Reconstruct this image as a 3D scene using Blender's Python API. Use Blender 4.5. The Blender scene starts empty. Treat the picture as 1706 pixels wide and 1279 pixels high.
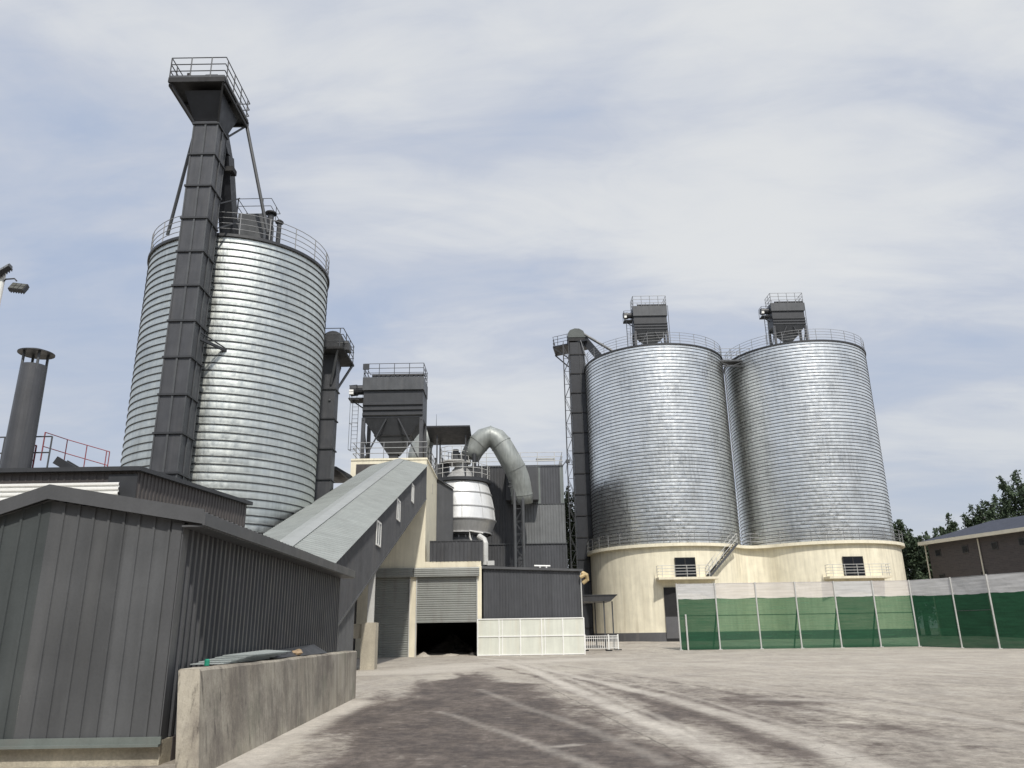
import bpy, math, random
import numpy as np
from mathutils import Vector, Matrix
C = bpy.context.scene.collection
S = bpy.context.scene
rad = math.radians
# ---------------------------------------------------------------- camera, sky, sun, exposure
CAMH = 1.5
up = Vector((-64.0, 4069.5, -1303.0)).normalized()          # world up seen by the tilted camera
fw = (Vector((0, 0, -1)) - up * up.dot(Vector((0, 0, -1)))).normalized()
rt = fw.cross(up)
RW = Matrix((rt, fw, up))                                   # camera -> world
cam_d = bpy.data.cameras.new('camera'); cam = bpy.data.objects.new('camera', cam_d); C.objects.link(cam)
cam_d.sensor_width = 36.0; cam_d.lens = 27.5; cam_d.clip_end = 6000; cam_d.clip_start = 0.05
cam.matrix_world = Matrix.Translation((0, 0, CAMH)) @ RW.to_4x4()
S.camera = cam
SUN_EL, SUN_AZ = rad(51.0), rad(13.0)                         # sun behind the camera, slightly to its right
sun_dir = Vector((math.sin(SUN_AZ) * math.cos(SUN_EL), -math.cos(SUN_AZ) * math.cos(SUN_EL), math.sin(SUN_EL)))
sd = bpy.data.lights.new('sun', 'SUN'); sd.energy = 3.6; sd.angle = rad(2.0); sd.color = (1.0, 0.95, 0.87)
so = bpy.data.objects.new('sun', sd); C.objects.link(so); so.rotation_euler = sun_dir.to_track_quat('Z', 'Y').to_euler(); so.location = (20, -20, 60)
# ---------------------------------------------------------------- measuring helpers (photo pixel + real depth -> point in the place)
def ray(px, py): return RW @ Vector((px - 853.0, 639.5 - py, -1303.0))
def at(px, py, y): d = ray(px, py); t = y / d.y; return Vector((d.x * t, y, CAMH + d.z * t))
def atz(px, py, z=0.0): d = ray(px, py); t = (z - CAMH) / d.z; return Vector((d.x * t, d.y * t, z))
def atx(px, py, x): d = ray(px, py); t = x / d.x; return Vector((x, d.y * t, CAMH + d.z * t))
def V(*a): return Vector(a)
W = bpy.data.worlds.new('World'); S.world = W; W.use_nodes = True
def sky():
    nt = W.node_tree; nt.nodes.clear(); N = nt.nodes.new; L = nt.links.new
    out = N('ShaderNodeOutputWorld'); bg = N('ShaderNodeBackground'); bg.inputs[1].default_value = 0.1
    st = N('ShaderNodeTexSky'); st.sky_type = 'NISHITA'; st.sun_disc = False; st.sun_elevation = SUN_EL; st.sun_rotation = math.pi - SUN_AZ
    st.air_density = 1.0; st.dust_density = 2.0
    tc = N('ShaderNodeTexCoord'); sep = N('ShaderNodeSeparateXYZ'); L(tc.outputs['Generated'], sep.inputs[0])
    def M(op, a, b=None, clamp=False):
        n = N('ShaderNodeMath'); n.operation = op; n.use_clamp = clamp
        for i, v in enumerate((a, b)):
            if v is None: continue
            if isinstance(v, (int, float)): n.inputs[i].default_value = v
            else: L(v, n.inputs[i])
        return n.outputs[0]
    z = M('ADD', M('MAXIMUM', sep.outputs[2], 0.0), 0.22)
    u, v = M('DIVIDE', sep.outputs[0], z), M('DIVIDE', sep.outputs[1], z)
    cv = N('ShaderNodeCombineXYZ'); L(u, cv.inputs[0]); L(v, cv.inputs[1])
    def noise(scale, rot, sx, sy, det, dist=0.0, loc=(0, 0, 0), rough=.55):
        mp = N('ShaderNodeMapping'); mp.inputs['Rotation'].default_value = (0, 0, rad(rot)); mp.inputs['Scale'].default_value = (sx, sy, 1); mp.inputs['Location'].default_value = loc
        L(cv.outputs[0], mp.inputs[0]); n = N('ShaderNodeTexNoise'); n.inputs['Scale'].default_value = scale; n.inputs['Detail'].default_value = det
        n.inputs['Distortion'].default_value = dist; n.inputs['Roughness'].default_value = rough; L(mp.outputs[0], n.inputs[0]); return n.outputs['Fac']
    a = noise(0.95, 28, 0.8, 1.25, 6, 0.5, (1.6, 0.7, 0), .5)
    b = noise(2.2, 35, 0.65, 1.3, 9, 0.7, (4.2, 2.0, 3.0), .56)
    mix = M('ADD', M('MULTIPLY', a, 0.50), M('ADD', M('MULTIPLY', b, 0.36), M('MULTIPLY', noise(6.5, 40, 0.55, 1.35, 9, 0.9, (9.0, 1.0, 5.0), .6), 0.14)))
    def lobe(px, py, k, amt):                              # broad bank of thicker / thinner cloud around one compass direction
        d = ray(px, py).normalized(); dp = N('ShaderNodeVectorMath'); dp.operation = 'DOT_PRODUCT'; L(tc.outputs['Generated'], dp.inputs[0]); dp.inputs[1].default_value = d
        return M('MULTIPLY', M('POWER', M('MAXIMUM', dp.outputs['Value'], 0.0), k), amt)
    for a_ in ((1150, 60, 9, .13), (600, 235, 60, .07), (1360, 360, 60, .08), (790, 590, 90, .04), (150, 520, 40, -.09), (1480, 470, 50, -.09), (960, 400, 50, -.08), (60, 60, 30, .06), (420, 420, 60, -.04), (1000, 300, 90, .04), (1650, 700, 40, -.03)): mix = M('ADD', mix, lobe(*a_))
    mr = N('ShaderNodeMapRange'); mr.inputs[1].default_value = 0.365; mr.inputs[2].default_value = 0.66; mr.interpolation_type = 'SMOOTHSTEP'; L(mix, mr.inputs[0])
    ramp = N('ShaderNodeValToRGB'); L(mr.outputs[0], ramp.inputs[0])
    e = ramp.color_ramp.elements; e[0].position = 0.0; e[0].color = (0.44, 0.525, 0.69, 1); e[1].position = 1.0; e[1].color = (0.80, 0.815, 0.825, 1)
    m = e.new(0.5); m.color = (0.59, 0.635, 0.73, 1)
    # thin haze towards the horizon
    hz = N('ShaderNodeMapRange'); hz.inputs[1].default_value = 0.0; hz.inputs[2].default_value = 0.38; hz.inputs[3].default_value = 0.75; hz.inputs[4].default_value = 0.0; L(sep.outputs[2], hz.inputs[0])
    mh = N('ShaderNodeMix'); mh.data_type = 'RGBA'; L(hz.outputs[0], mh.inputs[0]); L(ramp.outputs[0], mh.inputs[6]); mh.inputs[7].default_value = (0.60, 0.63, 0.675, 1)
    sc = N('ShaderNodeVectorMath'); sc.operation = 'SCALE'; sc.inputs['Scale'].default_value = 10.0; L(mh.outputs[2], sc.inputs[0])
    dp = N('ShaderNodeVectorMath'); dp.operation = 'DOT_PRODUCT'; L(tc.outputs['Generated'], dp.inputs[0]); dp.inputs[1].default_value = sun_dir
    glow = M('ADD', M('MULTIPLY', M('POWER', M('MAXIMUM', dp.outputs['Value'], 0.0), 5.0), 0.9), 1.0)      # thin cloud is brighter round the sun
    sc2 = N('ShaderNodeVectorMath'); sc2.operation = 'SCALE'; L(sc.outputs[0], sc2.inputs[0]); L(glow, sc2.inputs['Scale']); sc = sc2
    fm = N('ShaderNodeMix'); fm.data_type = 'RGBA'; fm.inputs[0].default_value = 0.9; L(st.outputs[0], fm.inputs[6]); L(sc.outputs[0], fm.inputs[7])
    L(fm.outputs[2], bg.inputs[0]); L(bg.outputs[0], out.inputs[0])
sky()
vs = S.view_settings; vs.view_transform = 'Standard'; vs.look = 'None'; vs.exposure = 0.0; vs.gamma = 1.0; vs.use_curve_mapping = False
S.cycles.max_bounces = 8; S.cycles.transparent_max_bounces = 16
# ---------------------------------------------------------------- materials
def new_mat(name):
    m = bpy.data.materials.new(name); m.use_nodes = True; nt = m.node_tree
    return m, nt, nt.nodes['Principled BSDF']
def mat(name, col, rough=.55, metal=0.0, wave=0.0, sheet=0.0, var=.12, scale=1.2, streak=0.0, sscale=(3, 3, .25), dirt=None, dirtamt=0.0, bump=0.0, bscale=30, spec=.5, fine=0.05):
    m, nt, p = new_mat(name); N = nt.nodes.new; L = nt.links.new
    tc = N('ShaderNodeTexCoord')
    def noise(sc, stretch=(1, 1, 1), det=4):
        mp = N('ShaderNodeMapping'); mp.inputs['Scale'].default_value = stretch; L(tc.outputs['Object'], mp.inputs[0])
        n = N('ShaderNodeTexNoise'); n.inputs['Scale'].default_value = sc; n.inputs['Detail'].default_value = det; L(mp.outputs[0], n.inputs[0]); return n.outputs['Fac']
    def mr(s, a, b, c, d):
        n = N('ShaderNodeMapRange'); n.inputs[1].default_value = a; n.inputs[2].default_value = b; n.inputs[3].default_value = c; n.inputs[4].default_value = d; L(s, n.inputs[0]); return n.outputs[0]
    def mul(a, b):
        n = N('ShaderNodeMath'); n.operation = 'MULTIPLY'; L(a, n.inputs[0]); L(b, n.inputs[1]); return n.outputs[0]
    f = mr(noise(scale), .3, .7, 1 - var, 1 + var)
    if fine: f = mul(f, mr(noise(28, det=2), .3, .7, 1 - fine, 1 + fine))
    if streak: f = mul(f, mr(noise(1.6, sscale, 5), .32, .7, 1 - streak, 1 + streak * .6))
    if sheet:                                                            # every rolled sheet has its own tone
        sp = N('ShaderNodeSeparateXYZ'); L(tc.outputs['Object'], sp.inputs[0]); ad = N('ShaderNodeMath'); ad.operation = 'ADD'; L(sp.outputs[0], ad.inputs[0]); L(sp.outputs[1], ad.inputs[1])
        dv = N('ShaderNodeMath'); dv.operation = 'DIVIDE'; L(ad.outputs[0], dv.inputs[0]); dv.inputs[1].default_value = .848; fl = N('ShaderNodeMath'); fl.operation = 'FLOOR'; L(dv.outputs[0], fl.inputs[0])
        wn = N('ShaderNodeTexWhiteNoise'); wn.noise_dimensions = '1D'; L(fl.outputs[0], wn.inputs['W']); f = mul(f, mr(wn.outputs['Value'], 0, 1, 1 - sheet, 1 + sheet))
    sc = N('ShaderNodeVectorMath'); sc.operation = 'SCALE'; sc.inputs[0].default_value = col; L(f, sc.inputs['Scale']); cs = sc.outputs[0]
    if dirt:
        mx = N('ShaderNodeMix'); mx.data_type = 'RGBA'; L(mr(noise(1.1, (2.2, 2.2, .22), 6), .52, .75, 0, dirtamt), mx.inputs[0]); L(cs, mx.inputs[6]); mx.inputs[7].default_value = (*dirt, 1); cs = mx.outputs[2]
    L(cs, p.inputs['Base Color']); p.inputs['Metallic'].default_value = metal; p.inputs['Specular IOR Level'].default_value = spec
    L(mr(noise(scale * 2.3), .3, .7, max(.05, rough - .08), min(1, rough + .08)), p.inputs['Roughness'])
    if wave:
        b = N('ShaderNodeBump'); b.inputs['Strength'].default_value = wave; b.inputs['Distance'].default_value = .03; L(noise(1.7, (1.6, 1.6, .5), 3), b.inputs['Height']); L(b.outputs[0], p.inputs['Normal'])
    if bump:
        b = N('ShaderNodeBump'); b.inputs['Strength'].default_value = bump; b.inputs['Distance'].default_value = .02; L(noise(bscale), b.inputs['Height']); L(b.outputs[0], p.inputs['Normal'])
    return m
GREYL = (.098, .099, .100)
M_clad = mat('grey_painted_sheet', (.088, .091, .095), .45, wave=.35, sheet=.10, var=.13, streak=.12, dirt=(.15, .145, .135), dirtamt=.12)
M_clad2 = mat('green_grey_painted_sheet', (.060, .068, .069), .45, wave=.35, sheet=.10, var=.12, streak=.12, dirt=(.15, .14, .13), dirtamt=.15)
M_clad_side = mat('charcoal_ribbed_sheet', (.066, .068, .073), .45, wave=.3, sheet=.10, var=.1, streak=.15, dirt=(.14, .13, .12), dirtamt=.2)
M_clad_blue = mat('blue_grey_sheet', (.070, .073, .080), .45, wave=.3, sheet=.10, var=.08, streak=.1)
M_clad_light = mat('faded_grey_sheet', (.155, .162, .165), .5, sheet=.07, var=.1, streak=.14)
M_clad_green = mat('faded_green_grey_sheet', (.17, .19, .185), .5, var=.1, streak=.12)
M_brown = mat('brown_grey_sheet', (.07, .062, .06), .5, var=.1, streak=.12, dirt=(.13, .12, .11), dirtamt=.2)
M_trim = mat('grey_trim', (.085, .087, .091), .45, var=.08, streak=.06)
M_trim_g = mat('pale_green_trim', (.15, .17, .158), .5, var=.1, streak=.1, dirt=(.12, .11, .1), dirtamt=.4)
M_dark = mat('dark_steel_paint', (.036, .038, .042), .48, var=.14, streak=.12)
M_steel = mat('grey_steel_paint', (.074, .078, .083), .45, var=.16, streak=.14, dirt=(.15, .14, .13), dirtamt=.2)
M_leg = mat('elevator_grey_paint', (.062, .064, .070), .42, wave=.3, var=.13, streak=.16, dirt=(.13, .125, .12), dirtamt=.25)
M_navy = mat('near_black_steel_paint', (.021, .023, .028), .5, var=.15, streak=.12)
M_hood = mat('dark_green_grey_paint', (.075, .085, .08), .5, var=.12)
M_rail = mat('galvanised_rail', (.26, .265, .27), .5, .3, var=.1)
M_railw = mat('pale_rail', (.5, .5, .48), .5, var=.1)
M_raild = mat('dark_rail', (.06, .064, .07), .5, var=.1)
M_red = mat('faded_red_paint', (.26, .05, .06), .5, var=.15)
M_roof = mat('pale_grey_roof_sheet', (.225, .243, .234), .5, sheet=.05, var=.07, streak=.1, sscale=(.3, 3, 3), dirt=(.2, .2, .19), dirtamt=.3)
M_ridge = mat('grey_ridge_cap', (.30, .315, .31), .5, var=.06)
M_cream = mat('cream_render', (.80, .745, .585), .85, var=.05, streak=.07, dirt=(.58, .53, .41), dirtamt=.42, bump=.12, bscale=60, spec=.25)
M_creamd = mat('weathered_cream_render', (.76, .70, .55), .85, var=.06, streak=.10, dirt=(.50, .43, .30), dirtamt=.5, bump=.12, bscale=60, spec=.25)
M_creamb = mat('stained_cream_render', (.80, .745, .585), .85, var=.07, streak=.12, sscale=(2.2, 2.2, .16), dirt=(.54, .48, .36), dirtamt=.45, bump=.12, bscale=60, spec=.25)
M_plinth = mat('grey_plinth_paint', (.10, .10, .105), .7, var=.1, dirt=(.2, .19, .17), dirtamt=.4)
M_conc = mat('stained_concrete', (.40, .365, .30), .9, var=.16, streak=.42, sscale=(4, 4, .3), dirt=(.11, .10, .09), dirtamt=.85, bump=.5, bscale=22, spec=.2, fine=.14)
M_conc2 = mat('plain_concrete', (.46, .42, .335), .9, var=.12, streak=.15, dirt=(.26, .23, .19), dirtamt=.5, bump=.4, bscale=25, spec=.2, fine=.12)
M_shut = mat('grey_shutter_slats', (.33, .34, .32), .42, .25, var=.06, dirt=(.22, .2, .17), dirtamt=.4)
M_white = mat('cream_white_panel', (.63, .645, .57), .6, var=.05, streak=.07, dirt=(.56, .52, .42), dirtamt=.45)
M_whitep = mat('white_paint', (.78, .78, .75), .5, var=.04)
M_alu = mat('white_insulation_sheet', (.78, .78, .76), .34, .35, var=.04, streak=.05)
M_alug = mat('grey_insulation_sheet', (.46, .46, .45), .4, .4, var=.08, streak=.1)
M_duct = mat('weathered_duct_sheet', (.29, .31, .297), .5, .25, var=.14, streak=.2, dirt=(.17, .17, .16), dirtamt=.5)
M_brick = mat('dark_brown_brick', (.088, .070, .068), .85, var=.1)
M_tile = mat('blue_grey_roof_tile', (.034, .040, .060), .8, var=.12)
M_eave = mat('cream_eave', (.62, .58, .48), .7, var=.06)
M_black = mat('black_paint_and_shade', (.012, .012, .013), .7)
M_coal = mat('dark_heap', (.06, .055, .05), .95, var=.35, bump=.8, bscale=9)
M_dust = mat('pale_rubble', (.36, .33, .28), .95, var=.25, bump=.6, bscale=12)
M_lens = mat('lamp_lens', (.09, .09, .075), .15, var=.1)
M_stone = mat('brown_stone', (.33, .24, .15), .9, var=.2, bump=.4, bscale=30)
M_greenp = mat('green_band', (.02, .25, .16), .4)
M_rust = mat('rusty_yellow_pipe', (.55, .42, .22), .7, var=.3)
M_bark = mat('tree_bark', (.10, .08, .06), .9, var=.2)
def mk_glass(name, col, tr=.0):
    m, nt, p = new_mat(name); p.inputs['Base Color'].default_value = (*col, 1); p.inputs['Roughness'].default_value = .25; p.inputs['Specular IOR Level'].default_value = .3; return m
M_glass = mk_glass('dark_glass', (.012, .014, .018))
M_paneglass = mk_glass('pale_window_pane', (.22, .235, .245))
def mk_brick():
    nt = M_brick.node_tree; p = nt.nodes['Principled BSDF']; N = nt.nodes.new; L = nt.links.new
    tc = N('ShaderNodeTexCoord'); sp = N('ShaderNodeSeparateXYZ'); L(tc.outputs['Object'], sp.inputs[0]); cb = N('ShaderNodeCombineXYZ')
    L(sp.outputs[1], cb.inputs[0]); L(sp.outputs[2], cb.inputs[1])
    b = N('ShaderNodeTexBrick'); L(cb.outputs[0], b.inputs[0]); b.inputs['Scale'].default_value = 1; b.inputs['Brick Width'].default_value = .5; b.inputs['Row Height'].default_value = .16; b.inputs['Mortar Size'].default_value = .012
    b.inputs['Color1'].default_value = (.075, .064, .064, 1); b.inputs['Color2'].default_value = (.06, .053, .055, 1); b.inputs['Mortar'].default_value = (.085, .078, .076, 1); L(b.outputs[0], p.inputs['Base Color'])
mk_brick()
def mk_galv(name, col, rough, pitch, seed, wobs=.9, folds=.22, mott=0.0):
    """spiral-wound galvanised strip: spangle, per-coil tone, wavy reflections (oil-canning)"""
    m, nt, p = new_mat(name); N = nt.nodes.new; L = nt.links.new
    tc = N('ShaderNodeTexCoord'); sp = N('ShaderNodeSeparateXYZ'); L(tc.outputs['Object'], sp.inputs[0])
    def MA(op, a, b=None):
        n = N('ShaderNodeMath'); n.operation = op
        for i, v in enumerate((a, b)):
            if v is None: continue
            if isinstance(v, (int, float)): n.inputs[i].default_value = v
            else: L(v, n.inputs[i])
        return n.outputs[0]
    band = MA('FLOOR', MA('DIVIDE', sp.outputs[2], pitch)); ang = MA('ARCTAN2', sp.outputs[1], sp.outputs[0])
    def nz(x, y, z, scale, det=2):
        c = N('ShaderNodeCombineXYZ')
        for i, v in enumerate((x, y, z)):
            if isinstance(v, (int, float)): c.inputs[i].default_value = v
            else: L(v, c.inputs[i])
        n = N('ShaderNodeTexNoise'); n.inputs['Scale'].default_value = scale; n.inputs['Detail'].default_value = det; L(c.outputs[0], n.inputs[0]); return n.outputs['Fac']
    coil = nz(MA('MULTIPLY', ang, 2.0), MA('MULTIPLY', band, 3.7), seed, 1.0, 2)         # tone of each strip
    vert = nz(MA('MULTIPLY', ang, 26.0), MA('MULTIPLY', sp.outputs[2], .12), seed, 1.0, 4)   # vertical washing marks
    patch = nz(MA('MULTIPLY', ang, 16.0), MA('MULTIPLY', band, .9), seed + 5, 1.0, 2)
    f = MA('ADD', MA('ADD', MA('MULTIPLY', coil, .30), MA('MULTIPLY', vert, .26)), MA('MULTIPLY', patch, .16))
    mr = N('ShaderNodeMapRange'); mr.inputs[1].default_value = .2; mr.inputs[2].default_value = .48; mr.inputs[3].default_value = .70; mr.inputs[4].default_value = 1.1; L(f, mr.inputs[0])
    dark_refl = nz(MA('MULTIPLY', ang, 2.6), MA('MULTIPLY', sp.outputs[2], .17), seed + 21, 1.0, 3); bars = nz(MA('MULTIPLY', ang, 34.0), MA('MULTIPLY', band, .33), seed + 27, 1.0, 3)
    md = N('ShaderNodeMapRange'); md.inputs[1].default_value = .5; md.inputs[2].default_value = .68; md.inputs[3].default_value = 0; md.inputs[4].default_value = 1; L(dark_refl, md.inputs[0])     # mottled dark reflections painted into the metal's colour
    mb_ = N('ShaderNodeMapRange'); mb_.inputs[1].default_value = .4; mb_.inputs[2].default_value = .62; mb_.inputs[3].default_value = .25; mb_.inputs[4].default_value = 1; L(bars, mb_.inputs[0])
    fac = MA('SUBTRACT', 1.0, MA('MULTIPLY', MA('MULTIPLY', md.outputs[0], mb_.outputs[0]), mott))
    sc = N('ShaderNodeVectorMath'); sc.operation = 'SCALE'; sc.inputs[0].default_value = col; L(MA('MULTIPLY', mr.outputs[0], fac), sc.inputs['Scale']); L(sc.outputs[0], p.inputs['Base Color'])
    p.inputs['Metallic'].default_value = .92
    r = N('ShaderNodeMapRange'); r.inputs[1].default_value = .3; r.inputs[2].default_value = .7; r.inputs[3].default_value = rough - .07; r.inputs[4].default_value = rough + .09; L(patch, r.inputs[0]); L(r.outputs[0], p.inputs['Roughness'])
    wob = nz(MA('MULTIPLY', ang, 17.0), MA('MULTIPLY', sp.outputs[2], 1.3), seed + 9, 1.0, 3)
    fold = nz(MA('MULTIPLY', ang, 44.0), MA('MULTIPLY', band, 1.3), seed + 13, 1.0, 2)
    b = N('ShaderNodeBump'); b.inputs['Strength'].default_value = wobs; b.inputs['Distance'].default_value = .06; L(MA('ADD', wob, MA('MULTIPLY', fold, folds)), b.inputs['Height']); L(b.outputs[0], p.inputs['Normal'])
    return m
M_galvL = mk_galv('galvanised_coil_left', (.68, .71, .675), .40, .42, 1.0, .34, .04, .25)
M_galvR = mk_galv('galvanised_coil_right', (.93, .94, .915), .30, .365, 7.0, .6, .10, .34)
M_seam = mat('galvanised_seam_shade', (.06, .063, .063), .55, .4, var=.15)  # darkened so the colour carries the shadow of the folded seams
def mk_net(name, col, alpha, trans=.3):
    m, nt, p = new_mat(name); N = nt.nodes.new; L = nt.links.new; out = nt.nodes['Material Output']; nt.nodes.remove(p)
    tc = N('ShaderNodeTexCoord'); mp = N('ShaderNodeMapping'); mp.inputs['Scale'].default_value = (.35, .35, 5); L(tc.outputs['Object'], mp.inputs[0])
    n = N('ShaderNodeTexNoise'); n.inputs['Scale'].default_value = 1.4; n.inputs['Detail'].default_value = 4; L(mp.outputs[0], n.inputs[0])
    mr = N('ShaderNodeMapRange'); mr.inputs[1].default_value = .3; mr.inputs[2].default_value = .7; mr.inputs[3].default_value = .9; mr.inputs[4].default_value = 1.1; L(n.outputs['Fac'], mr.inputs[0])
    sc = N('ShaderNodeVectorMath'); sc.operation = 'SCALE'; sc.inputs[0].default_value = col; L(mr.outputs[0], sc.inputs['Scale'])
    d = N('ShaderNodeBsdfDiffuse'); L(sc.outputs[0], d.inputs[0]); t = N('ShaderNodeBsdfTranslucent'); L(sc.outputs[0], t.inputs[0])
    a = N('ShaderNodeMixShader'); a.inputs[0].default_value = trans; L(d.outputs[0], a.inputs[1]); L(t.outputs[0], a.inputs[2])
    tr = N('ShaderNodeBsdfTransparent'); tr.inputs[0].default_value = (*[min(1, c * 1.6 + .35) for c in col], 1) if max(col) < .5 else (1, 1, 1, 1)
    bp = N('ShaderNodeBump'); bp.inputs['Strength'].default_value = .5; bp.inputs['Distance'].default_value = .12; wn = N('ShaderNodeTexNoise'); wn.inputs['Scale'].default_value = 1.5; wn.inputs['Detail'].default_value = 4; L(tc.outputs['Object'], wn.inputs[0]); L(wn.outputs['Fac'], bp.inputs['Height']); L(bp.outputs[0], d.inputs['Normal'])
    b = N('ShaderNodeMixShader'); am = N('ShaderNodeMath'); am.operation = 'MULTIPLY'; am.inputs[1].default_value = alpha; am.use_clamp = True; L(mr.outputs[0], am.inputs[0]); L(am.outputs[0], b.inputs[0])
    L(tr.outputs[0], b.inputs[1]); L(a.outputs[0], b.inputs[2]); L(b.outputs[0], out.inputs[0]); return m
M_net = mk_net('green_dust_net', (.05, .145, .082), .60)
M_netd = mk_net('doubled_green_dust_net', (.03, .10, .055), .82)
M_poly = mk_net('white_translucent_sheet', (.74, .71, .70), .45)
M_polyd = mk_net('dusty_white_translucent_sheet', (.70, .70, .70), .66)
M_film = mk_net('clear_sheet_stack', (.52, .56, .55), .7)
def mk_leaf(name, col):
    m, nt, p = new_mat(name); N = nt.nodes.new; L = nt.links.new
    g = N('ShaderNodeObjectInfo'); tc = N('ShaderNodeTexCoord'); n = N('ShaderNodeTexNoise'); n.inputs['Scale'].default_value = .9; n.inputs['Detail'].default_value = 5; L(tc.outputs['Object'], n.inputs[0])
    mr = N('ShaderNodeMapRange'); mr.inputs[1].default_value = .3; mr.inputs[2].default_value = .7; mr.inputs[3].default_value = .6; mr.inputs[4].default_value = 1.5; L(n.outputs['Fac'], mr.inputs[0])
    sc = N('ShaderNodeVectorMath'); sc.operation = 'SCALE'; sc.inputs[0].default_value = col; L(mr.outputs[0], sc.inputs['Scale']); L(sc.outputs[0], p.inputs['Base Color']); p.inputs['Roughness'].default_value = .7
    return m
M_leaf = mk_leaf('dark_foliage', (.042, .066, .032)); M_leaf2 = mk_leaf('olive_foliage', (.055, .072, .032))
def mk_wallconc():
    m, nt, p = new_mat('weathered_cast_concrete'); N = nt.nodes.new; L = nt.links.new; tc = N('ShaderNodeTexCoord')
    def noise(sc, stretch, det=6, ro=.6, dist=0):
        mp = N('ShaderNodeMapping'); mp.inputs['Scale'].default_value = stretch; L(tc.outputs['Object'], mp.inputs[0]); n = N('ShaderNodeTexNoise'); n.inputs['Scale'].default_value = sc; n.inputs['Detail'].default_value = det; n.inputs['Roughness'].default_value = ro; n.inputs['Distortion'].default_value = dist; L(mp.outputs[0], n.inputs[0]); return n.outputs['Fac']
    def mr(s, a, b, c, d): n = N('ShaderNodeMapRange'); n.inputs[1].default_value = a; n.inputs[2].default_value = b; n.inputs[3].default_value = c; n.inputs[4].default_value = d; L(s, n.inputs[0]); return n.outputs[0]
    def mixc(f, a, b):
        x = N('ShaderNodeMix'); x.data_type = 'RGBA'; L(f, x.inputs[0])
        for i, v in ((6, a), (7, b)):
            if isinstance(v, tuple): x.inputs[i].default_value = (*v, 1)
            else: L(v, x.inputs[i])
        return x.outputs[2]
    c = mixc(mr(noise(1.2, (1, 1, 1)), .35, .65, 0, 1), (.37, .335, .27), (.45, .415, .345))
    c = mixc(mr(noise(1.0, (5, 5, .22), 9, .7), .44, .66, 0, .6), c, (.195, .172, .148))
    c = mixc(mr(noise(.75, (1, 1, .9), 10, .74), .46, .62, 0, .7), c, (.155, .136, .119))
    c = mixc(mr(noise(1.9, (8, 8, .14), 9, .72), .55, .68, 0, .85), c, (.07, .062, .055))
    c = mixc(mr(noise(.9, (1, 1, 1.2), 5), .60, .72, 0, .35), c, (.20, .22, .16))
    c = mixc(mr(noise(16, (1, 1, 1), 6, .75), .60, .72, 0, .45), c, (.12, .105, .09))
    L(c, p.inputs['Base Color']); p.inputs['Roughness'].default_value = .92; p.inputs['Specular IOR Level'].default_value = .2
    b = N('ShaderNodeBump'); b.inputs['Strength'].default_value = .6; b.inputs['Distance'].default_value = .02; L(noise(14, (1, 1, 1), 8, .75), b.inputs['Height']); L(b.outputs[0], p.inputs['Normal']); return m
M_wallconc = mk_wallconc()
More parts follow.
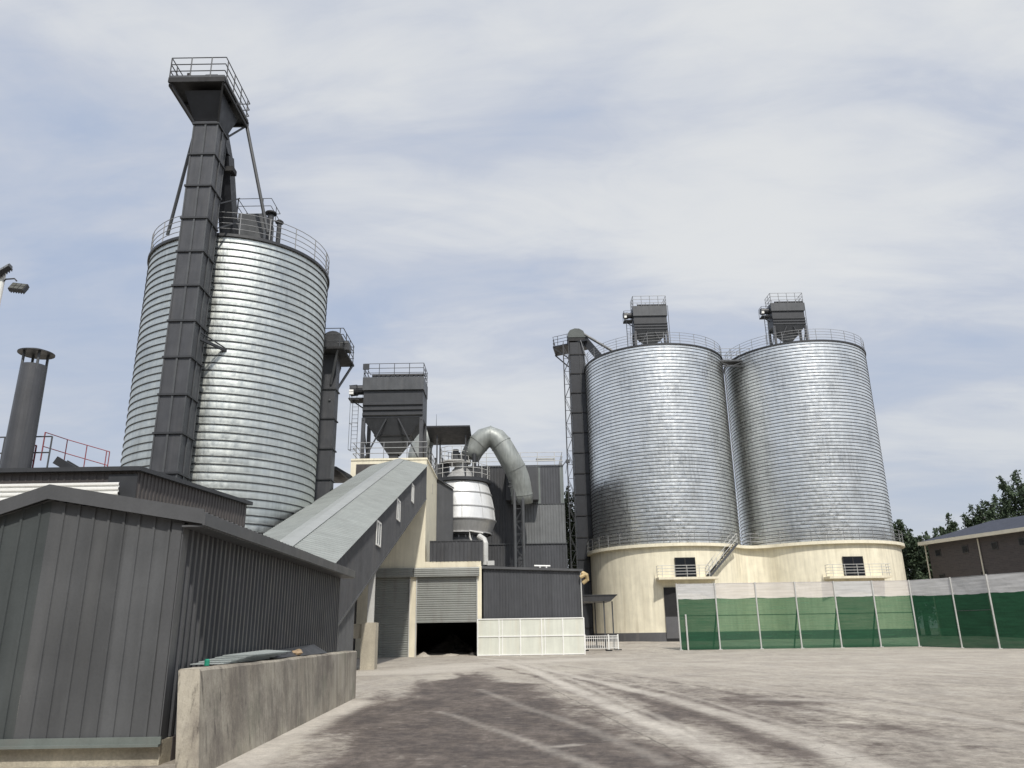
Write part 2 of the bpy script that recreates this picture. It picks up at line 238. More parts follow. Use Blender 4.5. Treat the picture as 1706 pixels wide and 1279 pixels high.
# ---------------------------------------------------------------- mesh builder
BASE = {}
class MB:
    def __init__(s): s.v = []; s.f = []; s.mi = []; s.cur = 0
    def add(s, vs, fs):
        o = len(s.v); s.v += [Vector(p) for p in vs]; s.f += [tuple(i + o for i in f) for f in fs]; s.mi += [s.cur] * len(fs); return s
    def hexa(s, p): return s.add(p, [(3, 2, 1, 0), (4, 5, 6, 7), (0, 1, 5, 4), (1, 2, 6, 5), (2, 3, 7, 6), (3, 0, 4, 7)])
    def box(s, x0, x1, y0, y1, z0, z1): return s.hexa([(x0, y0, z0), (x1, y0, z0), (x1, y1, z0), (x0, y1, z0), (x0, y0, z1), (x1, y0, z1), (x1, y1, z1), (x0, y1, z1)])
    def bar(s, p, q, w, h=None, upv=Vector((0, 0, 1))):
        p, q = Vector(p), Vector(q); h = h or w; d = (q - p).normalized()
        if abs(d.dot(upv)) > .97: upv = Vector((0, 1, 0))
        a = d.cross(upv).normalized() * (w / 2); b = a.cross(d).normalized() * (h / 2)
        return s.hexa([p - a - b, p + a - b, p + a + b, p - a + b, q - a - b, q + a - b, q + a + b, q - a + b])
    def tube(s, p, q, r, n=6, r2=None, cap=True):
        p, q = Vector(p), Vector(q); r2 = r if r2 is None else r2; d = (q - p).normalized(); a = d.orthogonal().normalized(); b = d.cross(a); vs = []
        for c, rr in ((p, r), (q, r2)):
            for i in range(n): t = 2 * math.pi * i / n; vs.append(c + (a * math.cos(t) + b * math.sin(t)) * rr)
        fs = [(i, (i + 1) % n, n + (i + 1) % n, n + i) for i in range(n)]
        if cap: fs += [tuple(range(n - 1, -1, -1)), tuple(range(n, 2 * n))]
        return s.add(vs, fs)
    def path(s, pts, r, n=6, closed=False):
        pts = [Vector(p) for p in pts]; vs = []; m = len(pts); R = r if isinstance(r, (list, tuple)) else [r] * m; ref = None
        for k in range(m):
            a = pts[k - 1] if (k > 0 or closed) else pts[k]; c = pts[(k + 1) % m] if (k < m - 1 or closed) else pts[k]
            d = (c - a).normalized()
            if ref is None: ref = d.orthogonal().normalized()
            ref = (ref - d * ref.dot(d)).normalized(); b = d.cross(ref)
            for i in range(n): t = 2 * math.pi * i / n; vs.append(pts[k] + (ref * math.cos(t) + b * math.sin(t)) * R[k])
        fs = []
        for k in range(m if closed else m - 1):
            k2 = (k + 1) % m
            fs += [(k * n + i, k * n + (i + 1) % n, k2 * n + (i + 1) % n, k2 * n + i) for i in range(n)]
        if not closed: fs += [tuple(range(n - 1, -1, -1)), tuple(range((m - 1) * n, m * n))]
        return s.add(vs, fs)
    def lathe(s, prof, c, n=48, a0=0.0, a1=2 * math.pi):
        c = Vector(c); full = abs(a1 - a0 - 2 * math.pi) < 1e-6; k = n if full else n + 1; vs = []
        for r, z in prof:
            for i in range(k): t = a0 + (a1 - a0) * i / n; vs.append(c + Vector((r * math.cos(t), r * math.sin(t), z)))
        fs = []
        for j in range(len(prof) - 1):
            for i in range(n): i2 = (i + 1) % k; fs.append((j * k + i, j * k + i2, (j + 1) * k + i2, (j + 1) * k + i))
        return s.add(vs, fs)
    def prism(s, poly, z0, z1):
        n = len(poly); vs = [(x, y, z0) for x, y in poly] + [(x, y, z1) for x, y in poly]
        return s.add(vs, [tuple(range(n - 1, -1, -1)), tuple(range(n, 2 * n))] + [(i, (i + 1) % n, n + (i + 1) % n, n + i) for i in range(n)])
    def extr(s, pts, d):
        """planar polygon pts pushed along d"""
        n = len(pts); d = Vector(d); vs = [Vector(p) for p in pts] + [Vector(p) + d for p in pts]
        return s.add(vs, [tuple(range(n - 1, -1, -1)), tuple(range(n, 2 * n))] + [(i, (i + 1) % n, n + (i + 1) % n, n + i) for i in range(n)])
    def corr(s, o, u, n, v, L, b0, b1, pitch=.2, rib=.035, top=.06, slope=.02, kind='trap'):
        """profiled sheet: runs L along u from o, profile pushed along n, strips along v between b0(s) and b1(s)"""
        o, u, n, v = Vector(o), Vector(u).normalized(), Vector(n).normalized(), Vector(v); S_ = []
        k = int(L / pitch) + 1
        for i in range(k):
            q = i * pitch
            if kind == 'sine':
                S_ += [(q, 0), (q + pitch * .25, rib * .7), (q + pitch * .5, rib), (q + pitch * .75, rib * .7)]
            else:
                w = pitch - top - 2 * slope
                S_ += [(q, 0), (q + w, 0), (q + w + slope, rib), (q + w + slope + top, rib)]
        S_ = [x for x in S_ if x[0] < L - 1e-4]; S_.append((L, 0)); vs = []
        for x, d in S_: vs += [o + u * x + n * d + v * b0(x), o + u * x + n * d + v * b1(x)]
        return s.add(vs, [(2 * i, 2 * i + 2, 2 * i + 3, 2 * i + 1) for i in range(len(S_) - 1)])
    def rail(s, pts, h=1.1, nr=3, step=1.5, r=.025, closed=False, toe=0.0, pr=None):
        pts = [Vector(p) for p in pts]; seq = pts + ([pts[0]] if closed else [])
        for k in range(nr):
            z = h * (k + 1) / nr
            for a, b in zip(seq, seq[1:]): s.tube(a + V(0, 0, z), b + V(0, 0, z), r, 5)
        if toe:
            for a, b in zip(seq, seq[1:]): s.bar(a + V(0, 0, toe / 2), b + V(0, 0, toe / 2), .012, toe)
        acc = 0.0; nxt = 0.0
        for a, b in zip(seq, seq[1:]):
            l = (b - a).length
            while nxt <= acc + l + 1e-6: q = a + (b - a) * ((nxt - acc) / l if l else 0); s.tube(q, q + V(0, 0, h), (pr or r * 1.15), 5); nxt += step
            acc += l
        q = seq[-1]; s.tube(q, q + V(0, 0, h), (pr or r * 1.15), 5)
        return s
    def build(s, name, m, parent=None, smooth=False, base=None, label=None):
        if parent is not None: base = BASE[parent.name]
        elif base is None:
            lo = [min(p[i] for p in s.v) for i in range(3)]; hi = [max(p[i] for p in s.v) for i in range(3)]; base = V((lo[0] + hi[0]) / 2, (lo[1] + hi[1]) / 2, lo[2])
        me = bpy.data.meshes.new(name); me.from_pydata([tuple(p - base) for p in s.v], [], s.f)
        for x in (m if isinstance(m, (list, tuple)) else [m]): me.materials.append(x)
        if max(s.mi) > 0: me.polygons.foreach_set('material_index', s.mi)
        me.validate(); me.update()
        if smooth: me.shade_smooth()
        o = bpy.data.objects.new(name, me); C.objects.link(o); BASE[o.name] = base
        if parent is not None: o.parent = parent
        else: o.location = base
        if label: o['label'] = label
        return o
def tag(o, label, cat, group=None):
    o['label'] = label; o['category'] = cat
    if group: o['group'] = group
    return o
def thing(name, label, cat, loc, group=None):
    o = bpy.data.objects.new(name, None); C.objects.link(o); o.location = loc; BASE[o.name] = Vector(loc); o.empty_display_size = .3
    return tag(o, label, cat, group)
def copy_tree(o, parent=None):
    c = o.copy(); C.objects.link(c); BASE[c.name] = BASE[o.name]
    if parent is not None: c.parent = parent
    for ch in list(o.children): copy_tree(ch, c)
    return c
const = lambda c: (lambda s: c)
Z = V(0, 0, 1)
# ---------------------------------------------------------------- ground
def gz(y): return .037 * min(max(y - 62.0, 0.0), 18.0)
def ground():
    rng = np.random.default_rng(3)
    xs = np.concatenate([[-3000, -1200, -500, -200, -90, -50, -30, -20], np.arange(-15, -8, .25), np.arange(-8, 22, .1), np.arange(22, 48, .3), [52, 60, 75, 100, 160, 300, 700, 1500, 3000]])
    ys = np.concatenate([[-1500, -300, -60, -15, 0, 3], np.arange(5, 34, .1), np.arange(34, 50, .2), np.arange(50, 82, .5), [84, 90, 100, 130, 200, 400, 900, 2000, 3500]])
    X, Y = np.meshgrid(xs, ys); nx, ny = len(xs), len(ys)
    Zz = .037 * np.clip(Y - 62, 0, 18) + 0 * X
    def vn(x, y, sc, seed):
        r = np.random.default_rng(seed); T = r.random((64, 64)); fx, fy = x * sc, y * sc; ix, iy = np.floor(fx).astype(int), np.floor(fy).astype(int); tx, ty = fx - ix, fy - iy
        tx, ty = tx * tx * (3 - 2 * tx), ty * ty * (3 - 2 * ty); g = lambda i, j: T[i % 64, j % 64]
        return (g(ix, iy) * (1 - tx) + g(ix + 1, iy) * tx) * (1 - ty) + (g(ix, iy + 1) * (1 - tx) + g(ix + 1, iy + 1) * tx) * ty
    wx = X + 1.3 * (vn(X, Y, .35, 1) - .5) + .5 * (vn(X, Y, 1.1, 2) - .5); wy = Y + 1.6 * (vn(X, Y, .3, 4) - .5) + .5 * (vn(X, Y, 1.1, 5) - .5)
    def sdpoly(P, x, y):
        ins = np.zeros(x.shape, bool); d = np.full(x.shape, 1e9); n = len(P)
        for i in range(n):
            (x1, y1), (x2, y2) = P[i], P[(i + 1) % n]; dx, dy = x2 - x1, y2 - y1
            t = np.clip(((x - x1) * dx + (y - y1) * dy) / (dx * dx + dy * dy + 1e-9), 0, 1); d = np.minimum(d, np.hypot(x - x1 - t * dx, y - y1 - t * dy))
            c = ((y1 > y) != (y2 > y)) & (x < (x2 - x1) * (y - y1) / (y2 - y1 + 1e-12) + x1); ins ^= c
        return np.where(ins, d, -d)
    def sm(d, a, b): t = np.clip((d - a) / (b - a), 0, 1); return t * t * (3 - 2 * t)
    def line(pts, w, x, y):
        d = np.full(x.shape, 1e9)
        for (x1, y1), (x2, y2) in zip(pts, pts[1:]):
            dx, dy = x2 - x1, y2 - y1; t = np.clip(((x - x1) * dx + (y - y1) * dy) / (dx * dx + dy * dy), 0, 1); d = np.minimum(d, np.hypot(x - x1 - t * dx, y - y1 - t * dy))
        return np.exp(-(d / w) ** 4)
    P = lambda L_: [tuple(atz(a, b).xy) for a, b in L_]
    # dark worn area in front of the low concrete wall
    A = P([(470, 1279), (560, 1215), (640, 1165), (700, 1135), (800, 1118), (900, 1150), (1010, 1195), (1150, 1240), (1240, 1279), (1100, 1400), (700, 1500)])
    dark = 1.0 * sm(sdpoly(A, wx, wy), -.5, .9)
    B = P([(860, 1125), (960, 1118), (1180, 1135), (1370, 1165), (1480, 1195), (1500, 1240), (1380, 1279), (1290, 1279), (1100, 1205), (980, 1160)])
    dark = np.maximum(dark, .36 * sm(sdpoly(B, wx, wy), -1.2, 2.4))
    Bk = P([(1150, 1160), (1300, 1150), (1420, 1163), (1440, 1175), (1300, 1180)])
    dark = np.maximum(dark, .5 * sm(sdpoly(Bk, wx, wy), -.6, 1.0))
    for (px, py, s, a) in ((690, 1195, 1.0, .5), (1075, 1182, .8, .6), (880, 1225, .5, .5), (760, 1210, 1.6, .3), (1105, 1190, .6, .5), (845, 1252, .4, .5)):
        q = atz(px, py); dark += a * np.exp(-(((wx - q.x) / s) ** 2 + ((wy - q.y) / (s * 1.5)) ** 2))
    far = .22 * sm(wy, 30, 60) * (vn(X, Y, .12, 9) > .0) * vn(X * .3, Y, .5, 11)
    dark += far + .36 * (1 - sm(Y, 9, 38)) * (.6 + .8 * vn(X, Y, .25, 51))
    lt = np.zeros_like(X)
    for pts, w, a in (([(800, 1096), (840, 1100), (890, 1117), (1018, 1177), (1172, 1241), (1250, 1279), (1300, 1310)], .24, 1.1), ([(860, 1098), (912, 1113), (1046, 1173), (1204, 1237), (1285, 1275)], .10, .6), ([(838, 1098), (933, 1121), (1103, 1160), (1317, 1224), (1385, 1250), (1500, 1300)], .26, .8), ([(960, 1118), (1135, 1156), (1352, 1219), (1430, 1247)], .1, .45),
                      ([(735, 1185), (839, 1220), (975, 1271), (1040, 1300)], .11, .42), ([(800, 1148), (880, 1180), (990, 1215), (1110, 1272)], .13, .34), ([(870, 1100), (1100, 1125), (1500, 1180), (1800, 1230)], .2, .35),
                      ([(592, 1168), (480, 1222), (385, 1276), (350, 1300)], .42, 1.0), ([(600, 1122), (700, 1118), (800, 1106), (980, 1098)], 2.2, .9), ([(850, 1093), (1000, 1100), (1300, 1110)], .5, .4), ([(1290, 1164), (1420, 1168)], .5, .5), ([(930, 1243), (960, 1240)], .1, .7)):
        lt = np.maximum(lt, a * line(P(pts), w, X + .09 * (vn(X, Y, .8, 21) - .5), Y + .09 * (vn(X, Y, .8, 22) - .5)))
    lt *= .65 + .5 * vn(X, Y, .9, 31)
    for pts, w, a in (([(800, 1104), (900, 1128), (1050, 1190), (1200, 1255), (1290, 1300)], .17, .5), ([(860, 1104), (1000, 1140), (1180, 1200), (1330, 1255), (1420, 1295)], .17, .45), ([(760, 1120), (830, 1160), (930, 1215), (1040, 1279), (1100, 1310)], .2, .5),
                      ([(700, 1128), (720, 1170), (790, 1230), (870, 1290)], .2, .4), ([(640, 1150), (620, 1200), (650, 1279)], .3, .35), ([(930, 1108), (1150, 1140), (1400, 1190), (1706, 1262)], .14, .2), ([(960, 1104), (1250, 1136), (1500, 1170), (1760, 1215)], .14, .16)):
        dark += a * line(P(pts), w, X + .25 * (vn(X, Y, .9, 61) - .5), Y + .3 * (vn(X, Y, .9, 62) - .5))
    dark = np.clip(dark * (.74 + .28 * vn(X, Y, .8, 41) + .24 * vn(X, Y, 2.3, 43)), 0, 1.2)
    verts = np.stack([X, Y, Zz], -1).reshape(-1, 3); idx = np.arange(nx * ny).reshape(ny, nx)
    faces = np.stack([idx[:-1, :-1], idx[:-1, 1:], idx[1:, 1:], idx[1:, :-1]], -1).reshape(-1, 4)
    me = bpy.data.meshes.new('yard_ground'); me.from_pydata(verts.tolist(), [], faces.tolist())
    for nme, arr in (('stain', dark), ('dust', lt)):
        at_ = me.attributes.new(nme, 'FLOAT', 'POINT'); at_.data.foreach_set('value', arr.reshape(-1).astype(np.float32))
    m, nt, p = new_mat('worn_concrete_yard'); N = nt.nodes.new; L = nt.links.new
    tc = N('ShaderNodeTexCoord')
    def noise(sc, stretch=(1, 1, 1), det=6, rot=0, ro=.6):
        mp = N('ShaderNodeMapping'); mp.inputs['Scale'].default_value = stretch; mp.inputs['Rotation'].default_value = (0, 0, rad(rot)); L(tc.outputs['Object'], mp.inputs[0])
        n = N('ShaderNodeTexNoise'); n.inputs['Scale'].default_value = sc; n.inputs['Detail'].default_value = det; n.inputs['Roughness'].default_value = ro; L(mp.outputs[0], n.inputs[0]); return n.outputs['Fac']
    def mr(s, a, b, c, d):
        n = N('ShaderNodeMapRange'); n.inputs[1].default_value = a; n.inputs[2].default_value = b; n.inputs[3].default_value = c; n.inputs[4].default_value = d; L(s, n.inputs[0]); return n.outputs[0]
    def ma(op, a, b):
        n = N('ShaderNodeMath'); n.operation = op
        for i, v in enumerate((a, b)):
            if isinstance(v, (int, float)): n.inputs[i].default_value = v
            else: L(v, n.inputs[i])
        return n.outputs[0]
    def attr(n_): a = N('ShaderNodeAttribute'); a.attribute_name = n_; return a.outputs['Fac']
    def mixc(f, a, b):
        x = N('ShaderNodeMix'); x.data_type = 'RGBA'; L(f, x.inputs[0])
        for i, v in ((6, a), (7, b)):
            if isinstance(v, tuple): x.inputs[i].default_value = (*v, 1)
            else: L(v, x.inputs[i])
        return x.outputs[2]
    sweep = noise(.8, (1.1, .5, 1), 9, 10, .68); fine = noise(7, det=9, ro=.75); grain = noise(38, det=4, ro=.7); mid = noise(1.6, (1.3, .6, 1), 9, -12, .72)
    base = mixc(mr(noise(.22, det=8, ro=.65), .32, .68, 0, 1), (.338, .302, .256), (.466, .428, .364))
    base = mixc(mr(sweep, .44, .66, 0, .6), base, (.265, .242, .216)); base = mixc(mr(mid, .5, .68, 0, .5), base, (.245, .225, .20))
    base = mixc(mr(noise(1.1, (1.1, .6, 1), 9, 20, .7), .54, .70, 0, .5), base, (.50, .47, .42))
    blot = noise(.55, (1.2, .75, 1), 10, 0, .7); rub = noise(1.3, (1.2, .45, 1), 9, 12, .72)
    st = ma('ADD', attr('stain'), ma('MULTIPLY', ma('MULTIPLY', mr(ma('ADD', ma('MULTIPLY', rub, .45), ma('MULTIPLY', blot, .55)), .38, .62, -1, 1), .42), mr(attr('stain'), 0, .45, .25, 1)))
    n4 = noise(4.2, (1, 1, 1), 8, 15, .75); st = ma('ADD', st, ma('MULTIPLY', ma('MULTIPLY', mr(n4, .36, .64, -1, 1), .34), mr(attr('stain'), 0, .5, .3, 1)))
    dk = mixc(mr(mid, .36, .64, 0, 1), (.084, .067, .058), (.150, .125, .110))
    c = mixc(mr(st, .10, .9, 0, .93), base, dk)
    c = mixc(mr(st, 1.0, 1.5, 0, .75), c, (.06, .052, .05))
    c = mixc(ma('MULTIPLY', attr('dust'), mr(noise(1.9, (1.1, .8, 1), 9, 20, .74), .34, .60, .55, 1.0)), c, (.50, .462, .405))
    c = mixc(mr(noise(3.2, (1, .7, 1), 10, 0, .75), .58, .70, 0, .4), c, (.15, .135, .12)); c = mixc(mr(noise(2.3, (1, .8, 1), 10, 40, .75), .62, .72, 0, .45), c, (.52, .49, .44))
    c = mixc(mr(noise(11, det=6, ro=.8), .60, .70, 0, .5), c, (.10, .09, .082)); c = mixc(mr(noise(17, (1, 1, 1), 5, 30, .8), .63, .72, 0, .5), c, (.56, .53, .48))
    wn = noise(1.4, det=5)
    for (p1, p2, wd, am) in (((905, 1140), (1200, 1290), .032, .6), ((1180, 1279), (1706, 1240), .03, .55), ((1030, 1190), (1110, 1172), .03, .6)):
        A1, B1 = atz(*p1), atz(*p2); dd = (B1 - A1); ln = dd.length; dd = dd / ln; nn_ = V(-dd.y, dd.x, 0)
        def dot(vec): q = N('ShaderNodeVectorMath'); q.operation = 'DOT_PRODUCT'; L(tc.outputs['Object'], q.inputs[0]); q.inputs[1].default_value = vec; return q.outputs['Value']
        dist = ma('ABSOLUTE', ma('ADD', ma('SUBTRACT', dot(nn_), A1.dot(nn_)), ma('MULTIPLY', ma('SUBTRACT', wn, .5), .22)), 0)
        al = ma('SUBTRACT', dot(dd), A1.dot(dd)); ins = ma('MULTIPLY', mr(al, -.3, .3, 0, 1), mr(al, ln - .3, ln + .3, 1, 0))
        c = mixc(ma('MULTIPLY', ma('MULTIPLY', mr(dist, wd * .3, wd, am, 0), ins), mr(noise(2.2, det=4), .35, .6, .2, 1)), c, (.06, .052, .045))
    v = N('ShaderNodeTexVoronoi'); v.feature = 'DISTANCE_TO_EDGE'; v.inputs['Scale'].default_value = .17; wob = N('ShaderNodeVectorMath'); wob.operation = 'ADD'
    nn = N('ShaderNodeTexNoise'); nn.inputs['Scale'].default_value = 1.1; nn.inputs['Detail'].default_value = 5; L(tc.outputs['Object'], nn.inputs[0]); L(tc.outputs['Object'], wob.inputs[0]); L(nn.outputs['Color'], wob.inputs[1]); L(wob.outputs[0], v.inputs['Vector'])
    c = mixc(mr(v.outputs['Distance'], 0, .004, .3, 0), c, (.09, .082, .075))
    sc = N('ShaderNodeVectorMath'); sc.operation = 'SCALE'; L(c, sc.inputs[0]); L(ma('MULTIPLY', mr(fine, .25, .75, .74, 1.22), mr(grain, .3, .7, .86, 1.14)), sc.inputs['Scale']); L(sc.outputs[0], p.inputs['Base Color'])
    p.inputs['Roughness'].default_value = .88; p.inputs['Specular IOR Level'].default_value = .25
    b = N('ShaderNodeBump'); b.inputs['Strength'].default_value = .5; b.inputs['Distance'].default_value = .03; L(ma('ADD', fine, grain), b.inputs['Height']); L(b.outputs[0], p.inputs['Normal'])
    me.materials.append(m); o = bpy.data.objects.new('yard_ground', me); C.objects.link(o); o['kind'] = 'structure'
ground()
# ---------------------------------------------------------------- grey shed in the left foreground
def front_shed():
    X1, Y0, Y1, XA, X0 = -4.56, 10.8, 20.85, -6.40, -9.4
    zE, zA, zL, zb = 3.05, 3.36, 2.45, .30
    t = thing('metal_shed', 'low grey sheet metal shed with a gable front behind the short concrete wall', 'shed', (-7, 10.8, 0))
    gr = lambda x: zE + (zA - zE) * (X1 - x) / (X1 - XA); gl = lambda x: zA + (zL - zA) * (XA - x) / (XA - X0)
    m = MB(); m.corr((XA, Y0, 0), (1, 0, 0), (0, -1, 0), Z, X1 - XA - .001, const(zb), lambda s: gr(XA + s), .212, .018, .03, .008); m.build('front_wall', M_clad, t)
    m = MB(); m.corr((X0, Y0, 0), (1, 0, 0), (0, -1, 0), Z, XA - X0 - .001, const(zb), lambda s: gl(X0 + s), .24, .018, .03, .008); m.build('front_wall', M_clad2, t, label='darker greenish panels of the front wall')
    m = MB(); m.corr((X1, Y0, 0), (0, 1, 0), (1, 0, 0), Z, Y1 - Y0, const(zb), const(zE - .03), .19, .034, .06, .022); m.build('side_wall', M_clad_side, t)
    m = MB(); m.box(X0, X1, Y1 - .05, Y1, 0.3, zE - .1); m.build('back_wall', M_clad_side, t)
    m = MB(); m.box(X1 - .12, X1 + .022, Y0 - .028, Y0 - .022, zb, zE - .02); m.box(X1 + .016, X1 + .038, Y0 - .028, Y0 + .10, zb, zE - .02); m.build('corner_trim', M_trim, t)
    # roof sheets
    xe, ze = -4.23, gr(-4.23) + .10
    for (xa, za, xb, zb2, nm) in ((XA, zA + .14, xe, ze + .04, 'r'), (XA, zA + .14, X0 - .4, gl(X0 - .4) + .08, 'l')):
        d = V(xb - xa, 0, zb2 - za); L = d.length; u = d.normalized(); n = V(-u.z, 0, u.x) if u.x > 0 else V(u.z, 0, -u.x)
        m = MB(); m.corr((xa, Y0 - .1, za), (0, 1, 0), n, u, Y1 - Y0 + .32, const(0), const(L), .2, .03, .06, .02); m.build('roof', M_trim, t)
    # fascia along the gable and the eave
    m = MB()
    hF = .2
    m.extr([(XA, Y0 - .13, zA + .21), (xe, Y0 - .13, ze + .10), (xe, Y0 - .13, ze + .10 - hF), (XA, Y0 - .13, zA + .21 - hF)], (0, .03, 0))
    m.extr([(XA, Y0 - .13, zA + .21), (XA, Y0 - .13, zA + .21 - hF), (X0 - .4, Y0 - .13, gl(X0 - .4) + .10 - hF), (X0 - .4, Y0 - .13, gl(X0 - .4) + .10)], (0, .03, 0))
    m.build('gable_trim', M_trim, t)
    m = MB(); m.box(xe, xe + .03, Y0 - .13, Y1 + .25, ze - .12, ze + .05); m.box(X1 + .04, xe, Y0 - .1, Y1 + .24, ze - .135, ze - .11); m.build('eave_trim', M_trim, t)
    m = MB(); m.box(X0, X1 + .06, Y0 - .06, Y0 - .03, .24, .335); m.box(X0, X1 + .06, Y0 - .12, Y0 - .06, .225, .255); m.build('base_trim', M_trim_g, t)
    m = MB(); m.box(X0, X1 + .04, Y0 + .005, Y0 + .35, 0, .29); m.build('foundation', M_conc2, t); m = MB(); m.box(X1 - .3, X1 + .045, Y0 + .36, Y1, 0, .29); m.build('side_foundation', M_brick, t, label='dark brick footing along the side')
front_shed()
# low concrete wall
m = MB(); a, b = V(-3.84, 10.1, 0), V(-4.18, 21.7, 0); a2, b2 = V(-3.66, 9.9, 0), V(-4.17, 21.7, 0); w = V(-.27, 0, 0)
n = 24; lo = []; 
for i in range(n + 1):
    q = i / n; top = a.lerp(b, q); bot = a2.lerp(b2, q); zz = 1.16 + .006 * math.sin(i * 2.3)
    lo.append([bot + V(0, 0, -.1), top + V(-.006, 0, zz - .03), top + V(-.03, 0, zz), top + w + V(.02, 0, zz), top + w + V(0, 0, zz - .02), bot + w + V(0, 0, -.1)])
vs = [p for r in lo for p in r]; fs = []
for i in range(n):
    for j in range(5): fs.append((i * 6 + j, i * 6 + j + 1, i * 6 + 6 + j + 1, i * 6 + 6 + j))
fs += [tuple(range(5, -1, -1)), tuple(range(n * 6, n * 6 + 6))]
m.add(vs, fs); tag(m.build('concrete_wall', M_wallconc), 'short stained concrete wall standing along the side of the grey shed', 'wall')
# sheets and stone on top of / behind the wall
m = MB()
for k in range(5):
    o = V(-4.47 + .02 * k, 11.35 + .25 * k, 1.17 + .022 * k); m.hexa([o, o + V(.42, .1, .0), o + V(.40, 2.3, .01), o + V(-.02, 2.2, .04), o + V(0, 0, .012), o + V(.42, .1, .012), o + V(.40, 2.3, .022), o + V(-.02, 2.2, .052)])
tag(m.build('sheet_stack', M_film), 'pile of pale translucent sheets lying on top of the low concrete wall', 'sheets')
m = MB(); m.tube(V(-4.2, 11.25, 1.16), V(-4.2, 11.25, 1.225), .035, 10); m.tube(V(-4.2, 11.25, 1.225), V(-4.2, 11.25, 1.245), .038, 10, .02); tag(m.build('green_cap', M_greenp), 'small green plastic cap at the near end of the sheet pile', 'cap')
m = MB(); m.hexa([(-4.5, 14.2, 1.12), (-4.15, 14.2, 1.17), (-4.2, 18.4, 1.17), (-4.5, 18.4, 1.12), (-4.52, 14.2, 1.24), (-4.45, 14.2, 1.26), (-4.47, 18.2, 1.36), (-4.52, 18.2, 1.34)]); tag(m.build('steel_sheet', M_dark), 'dark folded steel sheet leaning on the shed behind the low wall', 'sheet')
def rock(c, r, seed, sq=(1, 1, 1)):
    rn = random.Random(seed); m = MB(); pr = []
    prof = [(.05, -.6), (.7, -.5), (1.0, 0), (.75, .5), (.05, .7)]
    m.lathe(prof, (0, 0, 0), 9)
    for i, v in enumerate(m.v): v *= r * (1 + rn.uniform(-.15, .15)); m.v[i] = Vector((v.x * sq[0], v.y * sq[1], v.z * sq[2])) + Vector(c)
    return m
r_ = rock((-4.22, 15.9, 1.225), .09, 4, (1.2, 1.7, .8)); q = rock((-4.27, 16.2, 1.24), .07, 8); r_.add(q.v, q.f)
tag(r_.build('stone', M_stone, smooth=False), 'small brown stone lying on top of the low concrete wall', 'stone')
# ---------------------------------------------------------------- dark shed behind it
def rear_shed():
    A, B, D = V(-24, 25, 0), V(-12.18, 25, 0), V(-10.95, 32, 0); zt = 6.72
    t = thing('rear_shed', 'dark brownish flat roofed shed behind the grey gable shed', 'shed', (-16, 25, 0))
    m = MB(); m.corr(A, (1, 0, 0), (0, -1, 0), Z, (B - A).length, const(0), const(zt), .25, .02, .05, .015); m.build('front_wall', M_brown, t)
    u = (D - B); L = u.length; un = u.normalized(); n = V(un.y, -un.x, 0)
    m = MB(); m.corr(B, un, n, Z, L, const(0), const(zt), .2, .03, .06, .02); m.build('side_wall', M_brown, t)
    m = MB(); m.corr(D + V(-14, 0, 0), (1, 0, 0), (0, 1, 0), Z, 14, const(0), const(zt), .25, .02, .05, .015); m.build('back_wall', M_brown, t)
    m = MB(); m.prism([(A.x, A.y - .2), (B.x + .15, B.y - .2), (D.x + .2, D.y + .15), (A.x, D.y + .15)], zt + .002, zt + .14); m.build('roof', M_dark, t)
    m = MB(); m.box(B.x - .9, B.x + .03, 24.93, 24.955, 5.0, 6.62); m.build('corner_panel', M_dark, t)
    m = MB(); m.corr((-20, 24.7, 5.72), (0, 0, 1), (0, -1, 0), (1, 0, 0), .60, const(0), const(7.42), .15, .05, .06, .02); m.box(-20, -12.58, 24.71, 24.9, 5.71, 5.72); m.build('white_panel', M_whitep, t, label='white ribbed panel strip along the front')
rear_shed()
